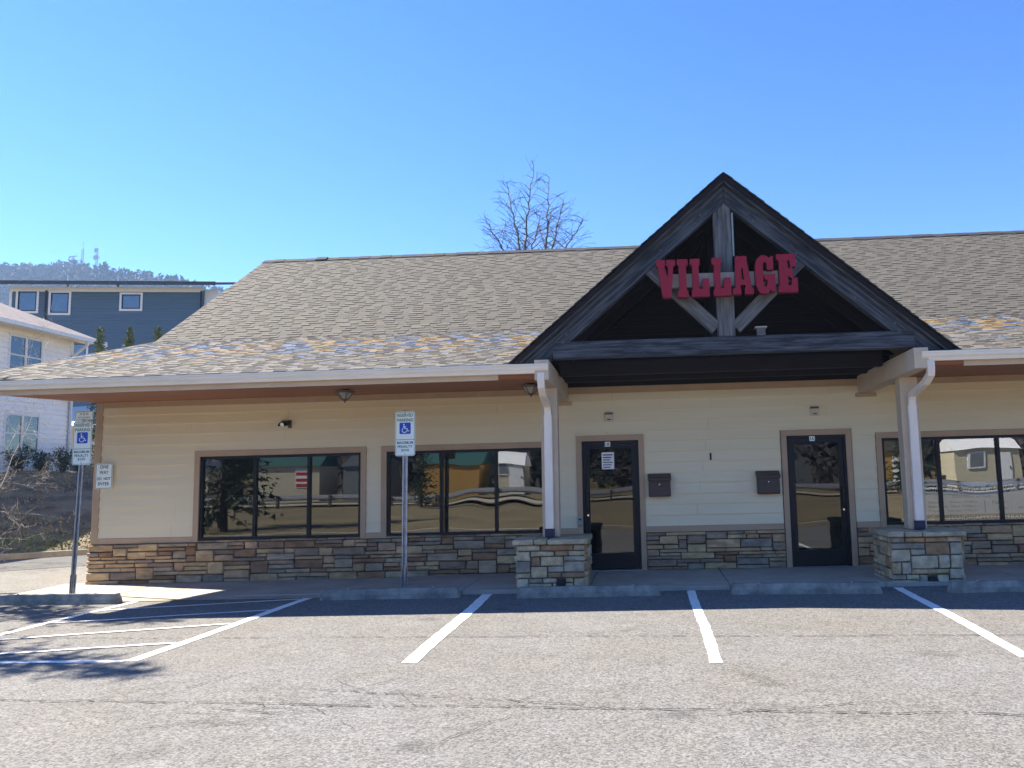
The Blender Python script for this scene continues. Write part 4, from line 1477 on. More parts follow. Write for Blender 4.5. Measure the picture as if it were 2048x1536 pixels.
# ------------------------------------------------------------------ vegetation helpers
def leaf_cloud(points, size, r, flat=0.0):
    """many small leaf faces: list of (centre, outward direction)"""
    v, f = [], []
    for (c, d) in points:
        s_ = size * r.uniform(0.6, 1.4)
        a = Vector((r.gauss(0, 1), r.gauss(0, 1), r.gauss(0, 1)))
        u = (d + a * 0.8).normalized()
        w = u.cross(Vector((r.gauss(0, 1), r.gauss(0, 1), r.gauss(0, 1)))).normalized()
        n0 = len(v)
        v += [c - w * s_ * .32, c + u * s_ * .45, c + w * s_ * .32 + u * s_ * .1, c + u * s_]
        f += [(n0, n0 + 1, n0 + 3), (n0 + 1, n0 + 2, n0 + 3)]
    return v, f


def branch_tree(root, height, seed, spread=0.5, r0=0.09, depth=5, up=0.35, twig=0.004, lean=Vector((0, 0, 0)), split=(2, 3), trunk_frac=0.32, minlen=0.10):
    r = random.Random(seed)
    thick, thin = MB(), MB()

    def grow(p, d, ln, rad, lev):
        n = 3 if lev < 3 else 2
        pts = [p]
        rads = [rad]
        for i in range(n):
            d = (d + Vector((r.gauss(0, .10), r.gauss(0, .10), r.gauss(0, .06) + up * 0.12))).normalized()
            p = p + d * ln / n
            pts.append(p)
            rads.append(rad * (1 - 0.42 * (i + 1) / n))
        tgt = thick if rad > 0.012 else thin
        for i in range(n):
            tgt.tube(pts[i], pts[i + 1], rads[i], rads[i + 1], n=6 if rad > .03 else 3, cap=False)
        if lev >= depth or ln < minlen:
            return
        # continuation and side shoots
        grow(pts[-1], d, ln * r.uniform(0.68, 0.85), rads[-1], lev + 1)
        for k in range(r.randint(*split)):
            i = r.randint(1, n)
            a = r.uniform(0, 2 * math.pi)
            o = d.orthogonal().normalized()
            o.rotate(Matrix.Rotation(a, 3, d))
            nd = (d * r.uniform(0.55, 0.9) + o * spread * r.uniform(0.7, 1.5)).normalized()
            grow(pts[i], nd, ln * r.uniform(0.5, 0.78), max(rads[i] * r.uniform(0.45, 0.62), twig), lev + 1)
    grow(Vector(root), (Vector((0, 0, 1)) + lean).normalized(), height * trunk_frac, r0, 0)
    return thick, thin


# bare trees behind the ridge
for (x, y, sd, lb, stems) in ((-4.80, 18.0, 5, 'bare leafless tree showing above the roof ridge, left of the pair', ((-4.80, 9.6, -5.45, 13.55, 0.2), (-4.78, 9.4, -4.30, 14.15, -0.2), (-4.75, 9.2, -4.05, 12.4, 0.5), (-4.8, 8.8, -6.3, 12.0, -.3))),
                              (-3.95, 18.4, 14, 'bare leafless tree showing above the roof ridge, right of the pair', ((-3.95, 9.6, -3.72, 13.85, 0.1), (-3.93, 9.4, -3.15, 12.9, 0.3), (-3.95, 8.9, -2.3, 11.9, -0.3)))):
    e = thing('bare_tree', lb, 'tree', (x, y, -0.3), 'bare trees behind the ridge')
    r = random.Random(sd)
    thick, thin = MB(), MB()
    thick.tube((x, y, -0.4), (x + 0.02, y, 9.6), 0.13, 0.075, n=8, cap=False)
    for (xs, zs, xe, ze_, ye) in stems:
        N = 18
        p = Vector((xs, y, zs))
        for i in range(N):
            t = (i + 1) / N
            # stems leave the trunk steeply and bend upright
            q = Vector((xs + (xe - xs) * (t ** 1.25) + r.gauss(0, .025), y + ye * t + r.gauss(0, .03), zs + (ze_ - zs) * t))
            r1, r2 = 0.052 * (1 - t) + 0.011, 0.052 * (1 - t - 1 / N) + 0.011
            thick.tube(p, q, max(r1 + .003, .011), max(r2, .010), n=5, cap=False)
            for rep_ in range(2 if t < 0.8 else 1):
                a = r.choice([0, math.pi]) + r.gauss(0, 0.7)
                bd = Vector((math.cos(a), math.sin(a), r.uniform(0.55, 1.1))).normalized()
                bl = (0.35 + 2.0 * (1 - t) ** 0.9) * r.uniform(0.55, 1.15)
                bp_ = q.copy()
                M_ = 7
                for k in range(M_):
                    bd = (bd + Vector((r.gauss(0, .10), r.gauss(0, .10), r.gauss(0.0, .08) - 0.055 * k * .5))).normalized()
                    nq = bp_ + bd * bl / M_
                    thick.tube(bp_, nq, max(0.017 * (1 - k / M_), .0075), max(0.017 * (1 - (k + 1) / M_), .0065), n=3, cap=False)
                    if k and r.random() < 0.5:
                        td = (bd + Vector((r.gauss(0, .6), r.gauss(0, .6), r.gauss(0.15, .45)))).normalized()
                        tl = r.uniform(0.15, 0.55)
                        tm = nq + td * tl * .5
                        te = tm + (td + Vector((0, 0, r.gauss(-.15, .3)))).normalized() * tl * .5
                        thin.tube(nq, tm, 0.0070, 0.006, n=3, cap=False)
                        thin.tube(tm, te, 0.006, 0.0045, n=3, cap=False)
                    bp_ = nq
            p = q
    thick.build('trunk', 'bark', e)
    thin.build('crown', 'twig', e)

# pale bare shrub tree reaching in at the left edge
for (x, y, sd, h, lb, ln_) in ((-15.9, 4.6, 3, 4.9, 'pale bare young tree at the left edge in front of the white house', Vector((0.16, 0, 0))),):
    e = thing('young_tree', lb, 'tree', (x, y, -0.1))
    tk, tn = branch_tree((x, y, -0.1), h, sd, spread=0.85, r0=0.020, depth=6, up=0.1, twig=0.0035, lean=ln_, split=(2, 2), trunk_frac=0.34)
    tk.build('trunk', 'pale_bark', e)
    tn.build('crown', 'pale_bark', e)


# ------------------------------------------------------------------ bank, kerb, terrain at the left rear
def bank_z(p):
    t = (Vector((p.x, p.y, 0)) - K0).dot(kn)
    if t < 0:
        return -0.05
    if t < 1.1:
        z = 0.03 + 0.20 * t
    elif t < 8.5:
        u = (t - 1.1) / 7.4
        z = 0.25 + 1.85 * (u * u * (3 - 2 * u) * 0.55 + u * 0.45)
    elif t < 22:
        z = 2.1
    else:
        z = 2.1 + min(t - 22, 14) * 0.24
    return z + 0.07 * noise.noise(Vector((p.x * 0.7, p.y * 0.7, 0))) * min(1, t)


gv, gf = [], []
NU, NT = 70, 56
for i in range(NU + 1):
    u = -26 + 60 * i / NU
    for j in range(NT + 1):
        t = (j / NT) ** 1.6 * 75
        p = K0 + kd * u + kn * t
        p.z = bank_z(p)
        gv.append(tuple(p))
for i in range(NU):
    for j in range(NT):
        a = i * (NT + 1) + j
        gf.append((a, a + NT + 1, a + NT + 2, a + 1))
bank = tag(mesh_obj('bank', gv, gf, 'bank', smooth=True), kind='structure')
kb = MB()
kb.prism([(0, -0.2), (0.16, -0.2), (0.16, 0.05), (0.02, 0.05), (0, 0.02)], lambda a, b: tuple(K0 + kd * -26 + kn * (a - 0.02) + Vector((0, 0, b))), lambda a, b: tuple(K0 + kd * 30 + kn * (a - 0.02) + Vector((0, 0, b))))
tag(kb.build('kerb', 'kerb', fix=True), kind='structure')
gr_ = random.Random(77)
for nm, m, n, t0, t1, hh in (('grass', 'green_grass', 15000, 0.15, 3.2, (0.03, 0.09)), ('dry_grass', 'dry_grass', 22000, 1.6, 9.5, (0.03, 0.10))):
    v, f = [], []
    for k in range(n):
        u = gr_.uniform(-9, 14)
        t = gr_.uniform(t0, t1)
        if nm == 'grass' and gr_.random() < (t - 0.8) / 2.4:
            continue
        p = K0 + kd * u + kn * t
        if nm == 'dry_grass':
            dn = noise.noise(Vector((p.x * 0.45, p.y * 0.45, 4)))
            if dn < gr_.uniform(-0.25, 0.30) - 0.06 * (t - 4):
                continue
        p.z = bank_z(p) - 0.01
        h = gr_.uniform(*hh)
        a = gr_.uniform(0, math.pi)
        w = Vector((math.cos(a), math.sin(a), 0)) * gr_.uniform(0.015, 0.04)
        tip = p + Vector((gr_.gauss(0, .4) * h, gr_.gauss(0, .4) * h, h))
        n0 = len(v)
        v += [p - w, p + w, tip]
        f.append((n0, n0 + 1, n0 + 2))
    o = tag(mesh_obj(nm, v, f, m), 'short green grass along the kerb at the foot of the bank' if nm == 'grass' else 'dry tan grass scattered over the brown bank below the white house', 'grass', kind='stuff')

# ------------------------------------------------------------------ white house
HX = -23.3
wh = thing('white_house', 'two-storey white lap-sided house with brown hip roof on top of the bank', 'house', (-27.5, 10, 2.0))
MB().box((-32.5, 2.0, 1.2), (HX, 17.75, 7.55)).build('wall', 'house_siding', wh)
cl = box('siding_wall', (HX + 0.002, 17.60, 2.15), (HX + 0.03, 17.78, 7.5), 'house_white', wh)
HW = [(14.5, 16.02, 5.86, 7.22), (14.48, 16.06, 2.98, 4.30), (8.5, 10.1, 5.86, 7.22), (8.5, 10.1, 2.98, 4.3)]
z = 2.18
while z < 7.45:
    zb_ = min(z + 0.19, 7.48)
    segs = [(12.5, 17.595)]
    for (a, b, c, d) in HW:
        if zb_ > c - 0.09 and z < d + 0.09:
            new = []
            for (p, q) in segs:
                if b + .08 <= p or a - .08 >= q:
                    new.append((p, q))
                    continue
                if p < a - .08:
                    new.append((p, a - .08))
                if q > b + .08:
                    new.append((b + .08, q))
            segs = new
    for (p, q) in segs:
        MB().hexa([(HX + .002, p, z), (HX + 0.05, p, z), (HX + 0.05, q, z), (HX + .002, q, z), (HX + .002, p, zb_), (HX + 0.008, p, zb_), (HX + 0.008, q, zb_), (HX + .002, q, zb_)]).build('siding_board', 'house_siding', cl)
    z = zb_
for (a, b, c, d) in HW:
    if a < 12:
        continue
    f = MB().box((HX + .003, a - .08, c - .08), (HX + .045, a, d + .08)).box((HX + .003, b, c - .08), (HX + .045, b + .08, d + .08)).box((HX + .003, a, d), (HX + .045, b, d + .08)).box((HX + .003, a, c - .08), (HX + .045, b, c))
    m_ = (a + b) / 2
    f.box((HX + .003, m_ - .05, c), (HX + .045, m_ + .05, d))
    w = f.build('window', 'house_white', wh)
    for (p, q) in ((a, m_ - .05), (m_ + .05, b)):
        box('sash_bar', (HX + .02, p, (c + d) / 2 - .025), (HX + .04, q, (c + d) / 2 + .025), 'house_white', w)
        box('pane', (HX + .010, p, c), (HX + .016, q, (c + d) / 2 - .026), 'house_glass', w)
        box('pane', (HX + .010, p, (c + d) / 2 + .026), (HX + .016, q, d), 'house_glass', w)
        box('blind', (HX + .004, p, c), (HX + .007, q, d), 'shade_cloth', w)
OV = 0.75
ze = 7.62
rv = [(HX + OV, 17.75 + OV, ze), (HX + OV, 1.2, ze), (-33.2, 1.2, ze), (-33.2, 17.75 + OV, ze), (-28.2, 12.6, 10.4), (-28.2, 7.0, 10.4)]
rf = [(0, 1, 5, 4), (1, 2, 5), (2, 3, 4, 5), (3, 0, 4)]
rv += [(p[0], p[1], p[2] - 0.06) for p in rv[:4]]
rf += [(6, 7, 1, 0), (7, 8, 2, 1), (8, 9, 3, 2), (9, 6, 0, 3), (6, 9, 8, 7)]
rf_o = mesh_obj('roof', rv, rf, 'house_roof', wh)
box('soffit', (HX + .03, 1.3, ze - 0.10), (HX + OV - .02, 17.72 + OV, ze - 0.065), 'house_white', wh)
MB().box((HX + OV + .002, 1.2, ze - 0.17), (HX + OV + 0.12, 17.85 + OV, ze - 0.03)).build('gutter', 'house_white', wh)
MB().sweep([(HX + OV - .02, 17.55, ze - .17), (HX + OV - .02, 17.6, ze - .3)], 0.06, 0.05).build('downspout', 'house_white', wh)
MB().tube((HX + OV - .02, 17.6, ze - .28), (HX + 0.10, 17.68, ze - .72), 0.06, n=8).tube((HX + .10, 17.68, ze - .70), (HX + .10, 17.68, 2.2), 0.06, n=8).build('downspout', 'house_white', wh)
MB().box((HX + .05, 17.3, 5.18), (HX + .35, 17.75, 5.32)).box((HX + .05, 17.2, 5.08), (HX + .22, 17.4, 5.2)).build('flood_lamp', 'dark_plastic', wh)
MB().box((HX - .02, 16.5, 2.14), (HX + .04, 17.1, 2.7)).build('crawl_vent', 'house_white', wh)

# evergreen shrubs at the foot of the white house
for k, (y, h, w, lb) in enumerate(((13.9, 0.95, 0.42, 'dark evergreen shrub at the left edge in front of the white house'), (15.2, 0.95, 0.46, 'dark evergreen shrub under the lower window of the white house'),
                                   (16.15, 1.1, 0.36, 'slim dark evergreen shrub right of the lower window of the white house'), (17.0, 1.35, 0.42, 'tall dark evergreen shrub near the corner of the white house'),
                                   (18.5, 1.4, 0.5, 'dark evergreen shrub behind the post of the left parking sign'))):
    x = -22.3 + (0.2 if k == 4 else 0)
    zb_ = 2.02
    e = thing('evergreen_shrub', lb, 'shrub', (x, y, zb_), 'evergreen shrubs along the white house')
    r = random.Random(300 + k)
    st = MB()
    pts = []
    for s_ in range(9):
        a = r.uniform(0, 6.28)
        d = Vector((math.cos(a) * w * r.uniform(.2, 1), math.sin(a) * w * r.uniform(.2, 1), h * r.uniform(.7, 1.05)))
        st.tube((x, y, zb_ - .1), Vector((x, y, zb_)) + d, 0.016, 0.005, n=4, cap=False)
        for q in range(110):
            t = r.uniform(0.12, 1.0) ** 0.8
            c = Vector((x, y, zb_)) + d * t + Vector((r.gauss(0, .10), r.gauss(0, .10), r.gauss(0, .06)))
            pts.append((c, (d.normalized() + Vector((r.gauss(0, .6), r.gauss(0, .6), .2))).normalized()))
    st.build('stem', 'bark', e)
    v, f = leaf_cloud(pts, 0.10, r)
    mesh_obj('foliage', v, f, 'holly', e)

# young conifers behind the roof edge
for k, (x, y, zt, lb) in enumerate(((-19.5, 14.0, 7.15, 'slim young conifer in front of the blue house, leftmost of three'), (-18.55, 14.0, 7.1, 'slim young conifer in front of the blue house, middle of three'),
                                    (-17.52, 14.0, 7.1, 'slim young conifer in front of the blue house, rightmost of three'))):
    zb_ = 2.0
    e = thing('young_conifer', lb, 'tree', (x, y, zb_), 'young conifers before the blue house')
    r = random.Random(400 + k)
    lean = r.uniform(0.03, 0.07) if k else -0.01
    MB().tube((x, y, zb_), (x + lean * (zt - zb_) * .5, y, zt - .1), 0.05, 0.008, n=6).build('trunk', 'bark', e)
    pts = []
    for q in range(1300):
        t = r.random() ** 0.75
        z = zb_ + 0.3 + (zt - zb_ - 0.25) * t
        rad = 0.42 * (1 - t) ** 0.8 + 0.04
        a = r.uniform(0, 6.28)
        rr = rad * r.uniform(0.15, 1.0) * (0.75 + 0.45 * noise.noise(Vector((a * 1.5, z * 2.2, k))))
        c = Vector((x + lean * (z - zb_) * .5 + rr * math.cos(a), y + rr * math.sin(a), z))
        pts.append((c, Vector((math.cos(a) * .5, math.sin(a) * .5, .8))))
    v, f = leaf_cloud(pts, 0.16, r)
    mesh_obj('crown', v, f, 'thuja', e)

# ------------------------------------------------------------------ blue house on higher ground
bh = thing('blue_house', 'tall dark blue lap-sided house with low dark roof behind the white house', 'house', (-30, 30, 2))
A_, B_ = Vector((-34.55, 28.0, 0)), Vector((-24.75, 29.8, 0))
ud = (B_ - A_).normalized()
un = Vector((ud.y, -ud.x, 0))         # faces the viewer
LEN = (B_ - A_).length


def bp(u, d, z):
    q = A_ + ud * u + un * d
    return (q.x, q.y, z)


def bbox(u0, u1, d0, d1, z0, z1):
    return MB().hexa([bp(u0, d1, z0), bp(u1, d1, z0), bp(u1, d0, z0), bp(u0, d0, z0), bp(u0, d1, z1), bp(u1, d1, z1), bp(u1, d0, z1), bp(u0, d0, z1)])


bbox(0, LEN, -7, 0, 2.0, 12.5).build('wall', 'blue_siding', bh)
cl = bbox(0.0, LEN, 0.002, 0.03, 12.35, 12.62).build('siding_wall', 'house_white', bh)
BW = [(0.42, 1.36, 11.25, 12.35), (2.08, 3.0, 11.15, 12.28), (5.72, 6.7, 11.38, 12.2), (3.2, 4.0, 8.5, 9.45)]
z = 8.0
while z < 12.34:
    zb_ = min(z + 0.17, 12.348)
    segs = [(0.12, LEN - 0.12)]
    for (a, b, c, d) in BW:
        if zb_ > c - 0.11 and z < d + 0.11:
            new = []
            for (p, q) in segs:
                if p < a - .11:
                    new.append((p, min(q, a - .11)))
                if q > b + .11:
                    new.append((max(p, b + .11), q))
                if q <= a - .11 or p >= b + .11:
                    pass
            segs = [(p, q) for (p, q) in new if q - p > 0.02]
    for (p, q) in segs:
        MB().hexa([bp(p, .055, z), bp(q, .055, z), bp(q, .002, z), bp(p, .002, z), bp(p, .012, zb_), bp(q, .012, zb_), bp(q, .002, zb_), bp(p, .002, zb_)]).build('siding_board', 'blue_siding', cl)
    z = zb_
bbox(-0.02, 0.11, 0.002, 0.045, 2, 12.34).build('corner_board', 'house_white', bh)
bbox(LEN - .11, LEN + .02, 0.002, 0.045, 2, 12.34).build('corner_board', 'blue_siding', bh)
for (a, b, c, d) in BW:
    f = bbox(a - .11, a, .002, .06, c - .11, d + .11)
    for q in (bbox(b, b + .11, .002, .06, c - .11, d + .11), bbox(a, b, .002, .06, d, d + .11), bbox(a, b, .002, .06, c - .11, c)):
        n0 = len(f.v)
        f.v += q.v
        f.f += [tuple(n0 + i for i in t) for t in q.f]
    w = f.build('window', 'house_white', bh)
    s = bbox(a, a + .06, .004, .045, c, d)
    for q in (bbox(b - .06, b, .004, .045, c, d), bbox(a + .06, b - .06, .004, .045, d - .06, d), bbox(a + .06, b - .06, .004, .045, c, c + .06)):
        n0 = len(s.v)
        s.v += q.v
        s.f += [tuple(n0 + i for i in t) for t in q.f]
    s.build('sash', 'bronze', w)
    bbox(a + .06, b - .06, .018, .024, c + .06, d - .06).build('pane', 'house_glass', w)
    bbox(a + .06, b - .06, .008, .012, c + .06, d - .06).build('blind', 'house_siding', w)
# low roof plate, slightly tilted
rp = [bp(-0.9, 0.85, 12.74), bp(LEN + 0.95, 0.85, 12.72), bp(LEN + .95, -7.5, 14.75), bp(-0.9, -7.5, 14.75)]
MB().hexa([tuple(Vector(p) - Vector((0, 0, .14))) for p in rp] + rp).build('roof', 'dark_roof', bh)
bbox(-0.9, LEN + .95, 0.852, 0.90, 12.56, 12.76).build('fascia', 'dark_roof', bh)
bbox(LEN + .021, LEN + 0.75, -1.6, -0.2, 9.5, 12.55).build('porch_screen', 'house_white', bh)
bbox(LEN + .80, LEN + 0.95, -1.6, -0.9, 10.3, 12.55).build('porch_post', 'dark_roof', bh)
MB().tube(bp(1.85, 0.07, 12.4), bp(1.85, 0.07, 6), 0.055, n=8).build('downspout', 'bronze', bh)
MB().tube(bp(LEN - .05, 0.10, 12.4), bp(LEN - .05, 0.10, 6), 0.05, n=8).build('downspout', 'bronze', bh)
for u in (1.9, 4.6):
    MB().tube(bp(u, -2.0, 12.9), bp(u, -2.0, 13.75), 0.05, n=8).build('vent_pipe', 'house_white', bh)

# small beige house glimpsed under the eave
be = thing('beige_house', 'small beige house glimpsed between the white house and the shop corner', 'house', (-29.5, 27, 2))
MB().box((-33.5, 26, 1.5), (-26.5, 33, 4.75)).build('wall', 'beige_siding', be)
bs = box('siding_wall', (-33.49, 25.97, 4.55), (-26.51, 25.998, 4.75), 'house_white', be)
for k in range(12):
    z = 2.2 + k * 0.195
    MB().hexa([(-33.4, 25.955, z), (-26.6, 25.955, z), (-26.6, 25.998, z), (-33.4, 25.998, z), (-33.4, 25.985, z + .194), (-26.6, 25.985, z + .194), (-26.6, 25.998, z + .194), (-33.4, 25.998, z + .194)]).build('siding_board', 'beige_siding', bs)
mesh_obj('roof', [(-34, 25.4, 4.7), (-26, 25.4, 4.7), (-26, 29.5, 6.3), (-34, 29.5, 6.3), (-26, 33.6, 4.7), (-34, 33.6, 4.7), (-34, 25.4, 4.6), (-26, 25.4, 4.6)], [(0, 1, 2, 3), (3, 2, 4, 5), (6, 7, 1, 0)], 'house_white', be)

# boulders and brush on the slope beyond
r = random.Random(9)
rip = bmesh.new()
for k in range(60):
    x, y = -28.2 + r.uniform(-2.4, 4.0), 36.0 + r.uniform(-1.8, 5)
    s_ = r.uniform(0.22, 0.7)
    z = bank_z(Vector((x, y, 0)))
    ico = bmesh.ops.create_icosphere(rip, subdivisions=1, radius=s_)
    for v in ico['verts']:
        v.co = Vector((v.co.x * 1.3, v.co.y, v.co.z * 0.8)) * r.uniform(0.75, 1.2) + Vector((x, y, z + s_ * 0.3))
me = bpy.data.meshes.new('riprap')
rip.to_mesh(me)
rip.free()
me.materials.append(MATS['rock'])
o = bpy.data.objects.new('riprap', me)
COL.objects.link(o)
tag(o, 'pale loose riprap on the slope between the white house and the shop corner', 'rocks', kind='stuff')

# ------------------------------------------------------------------ wooded hills
def wood_tint(r, far_):
    t = r.random()
    if t < 0.18:
        c = (0.030, 0.042, 0.036)
    elif t < 0.6:
        c = (0.072, 0.060, 0.064)
    else:
        c = (0.088, 0.073, 0.068)
    g = r.uniform(0.8, 1.2)
    return tuple(q * g for q in c)


def wood(name, label, places, seed, leaf, nleaf):
    r = random.Random(seed)
    v, f, tint = [], [], []
    for (x, y, z, h, conifer) in places:
        c = (0.024, 0.036, 0.028) if conifer else wood_tint(r, True)
        rad = h * (0.20 if conifer else 0.36)
        for k in range(nleaf):
            t = r.random()
            a = r.uniform(0, 6.28)
            rr = rad * (1 - t * 0.92 if conifer else math.sqrt(max(0.05, 1 - (1.7 * t - 0.75) ** 2))) * math.sqrt(r.random())
            p = Vector((x + rr * math.cos(a), y + rr * math.sin(a), z + h * (0.10 + 0.9 * t)))
            s_ = leaf * r.uniform(.6, 1.4)
            u = Vector((r.gauss(0, 1), r.gauss(0, .4), r.gauss(0.5, 1))).normalized()
            w = u.cross(Vector((r.gauss(0, .3), 1, r.gauss(0, .3)))).normalized()
            n0 = len(v)
            v += [p - u * s_, p + w * s_ * .7, p + u * s_]
            f.append((n0, n0 + 1, n0 + 2))
            g = r.uniform(.75, 1.25)
            tint.append(tuple(q * g for q in c))
    o = mesh_obj(name, v, f, 'far_wood')
    set_tints(o, tint)
    tag(o, label, 'wood', kind='stuff')
    return o


HPTS = [(-760, 118), (-600, 130), (-423, 131), (-391, 129.5), (-372, 128), (-354, 129), (-337, 128), (-312, 122.5), (-287, 117.5), (-271, 114), (-250, 108.5), (-204, 100), (-100, 80), (50, 50)]


def ridge_z(x):
    for (a, b) in zip(HPTS, HPTS[1:]):
        if a[0] <= x <= b[0]:
            t = (x - a[0]) / (b[0] - a[0])
            return a[1] + (b[1] - a[1]) * t
    return 50


hv, hf = [], []
NX, NY = 90, 14
for i in range(NX + 1):
    x = -760 + 810 * i / NX
    for j in range(NY + 1):
        t = j / NY
        y = 160 + 400 * t
        prof = min(1.0, t / 0.72) ** 1.5 if t < 0.72 else 1 - (t - .72) * 0.5
        z = -0.4 + (ridge_z(x * (1 if True else 1)) + .4) * prof + (4 * noise.noise(Vector((x * .02, y * .02, 0))) if 0.1 < t < .6 else 0)
        hv.append((x * (0.55 + 0.45 * min(1, t / .72)), y, z))
for i in range(NX):
    for j in range(NY):
        a = i * (NY + 1) + j
        hf.append((a, a + NY + 1, a + NY + 2, a + 1))
tag(mesh_obj('hill', hv, hf, 'hill_soil', smooth=True), kind='structure')
r = random.Random(5)
pl = []
for k in range(2600):
    x = r.uniform(-440, -190)
    t = r.uniform(0.52, 0.73)
    y = 160 + 400 * t
    prof = min(1.0, t / 0.72) ** 1.5
    z = ridge_z(x) * prof
    con = noise.noise(Vector((x * .03, y * .03, 7))) > 0.18 and r.random() < 0.7
    pl.append((x * (0.55 + 0.45 * min(1, t / .72)), y, z - 1.5, r.uniform(7, 12) * (1.0 if not con else 1.1), con))
wood('hill_wood', 'hazy leafless woodland covering the far ridge', pl, 6, 1.5, 34)

# masts on the ridge
def mast(px, ztop, kind, label):
    x, y = px, 450
    zb_ = ridge_z(x) - 1
    e = thing('radio_mast', label, 'mast', (x, y, zb_), 'radio masts on the ridge')
    q = MB()
    w0, w1 = 0.8, 0.5
    n = 9
    cs = []
    for k in range(n + 1):
        t = k / n
        w = w0 + (w1 - w0) * t
        z = zb_ + (ztop - zb_) * t
        cs.append([Vector((x - w, y - w, z)), Vector((x + w, y - w, z)), Vector((x, y + w, z))])
    for k in range(n):
        for i in range(3):
            q.tube(cs[k][i], cs[k + 1][i], 0.12, n=4, cap=False)
            q.tube(cs[k][i], cs[k + 1][(i + 1) % 3], 0.08, n=4, cap=False)
            q.tube(cs[k][i], cs[k][(i + 1) % 3], 0.08, n=4, cap=False)
    q.build('lattice', 'tower_steel', e)
    an = MB()
    if kind == 'dish':
        for dz, sx in ((0, -1), (1.5, 1), (3, -1), (4.5, 1)):
            an.tube((x + sx * 1.4, y - 1, ztop - dz - 1), (x + sx * 1.4, y - 1.6, ztop - dz - 1), 0.55, n=10)
        an.box((x - 2, y - .3, ztop - .3), (x + 2, y + .3, ztop + .2))
    elif kind == 'panel':
        for sx in (-1.3, -.65, 0, .65, 1.3):
            an.box((x + sx - .15, y - 1.2, ztop - 6), (x + sx + .15, y - .8, ztop - 3.2))
            an.box((x + sx * .8 - .15, y - 1.2, ztop - 1.4), (x + sx * .8 + .15, y - .8, ztop + 1.2))
        an.box((x - 2.2, y - .8, ztop - 4.8), (x + 2.2, y - .4, ztop - 4.4))
    else:
        an.tube((x, y, ztop), (x, y, ztop + 4), 0.15, n=5)
        for sx in (-1.7, 1.7):
            an.box((x + sx - .5, y - .9, ztop - 12), (x + sx + .5, y - .5, ztop - 9))
        an.box((x - 2.2, y - .6, ztop - 10.8), (x + 2.2, y - .3, ztop - 10.4))
    an.build('antennas', 'tower_steel', e)


mast(-344.9, 141.5, 'dish', 'short lattice mast with dishes, leftmost on the far ridge')
mast(-338.9, 146.0, 'whip', 'tallest lattice mast with a thin tip, middle of three on the far ridge')
mast(-330.0, 144.5, 'panel', 'lattice mast with clustered panel antennas, rightmost on the far ridge')

# nearer slope wood filling the gap under the eave and the left edge
pl = []
for k in range(260):
    x, y = r.uniform(-48, -22), r.uniform(40, 62)
    pl.append((x, y, bank_z(Vector((x, y, 0))) - .3, r.uniform(1.2, 3.4), False))
wood('slope_brush', 'brown leafless brush on the slope behind the beige house', pl, 8, 0.28, 60)
e = thing('green_tree', 'yellow green conifer at the left edge beside the blue house', 'tree', (-38.6, 31, 2))
MB().tube((-38.6, 31, 2), (-38.6, 31, 11.5), 0.16, 0.03, n=6).build('trunk', 'bark', e)
pts = []
rr_ = random.Random(55)
for q in range(3800):
    t = rr_.random()
    a = rr_.uniform(0, 6.28)
    rad = (2.0 * (1 - t) ** .7 + .1) * rr_.uniform(.3, 1)
    pts.append((Vector((-38.6 + rad * math.cos(a), 31 + rad * math.sin(a), 4.5 + 8.2 * t)), Vector((math.cos(a), math.sin(a), .5))))
v, f = leaf_cloud(pts, 0.36, rr_)
mesh_obj('crown', v, f, 'thuja', e)


# ------------------------------------------------------------------ across the lot, behind the viewer (seen in the glass)
gv, gf = [], []
for i in range(61):
    x = -90 + 180 * i / 60
    for j in range(31):
        y = -10.5 - 89.5 * (j / 30) ** 1.5
        t = -10.5 - y
        z = -0.02 + 0.02 * min(t, 8) + (0.0 if t < 33 else (t - 33) * 0.09) + 0.08 * noise.noise(Vector((x * .3, y * .3, 0)))
        gv.append((x, y, z))
for i in range(60):
    for j in range(30):
        a = i * 31 + j
        gf.append((a, a + 1, a + 32, a + 31))
tag(mesh_obj('verge', gv, gf, 'field', smooth=True), kind='structure')
tag(MB().poly([(-90, -34.0, 0.26), (90, -34.0, 0.26), (90, -31.0, 0.26), (-90, -31.0, 0.26)]).build('back_road', 'concrete'), kind='structure')
gr2 = thing('guard_rail', 'steel guard rail along the road across the lot', 'guard rail', (0, -30.00, 0.1))
MB().box((-60, -30.06, 0.55), (60, -30.00, 0.62)).box((-60, -30.03, 0.62), (60, -29.97, 0.74)).box((-60, -30.06, 0.74), (60, -30.00, 0.82)).build('rail_beam', 'rail_steel', gr2)
for k in range(40):
    x = -60 + 3.05 * k
    box('rail_post', (x - .07, -29.95, 0.0), (x + .07, -29.80, 0.8), 'bark', gr2)


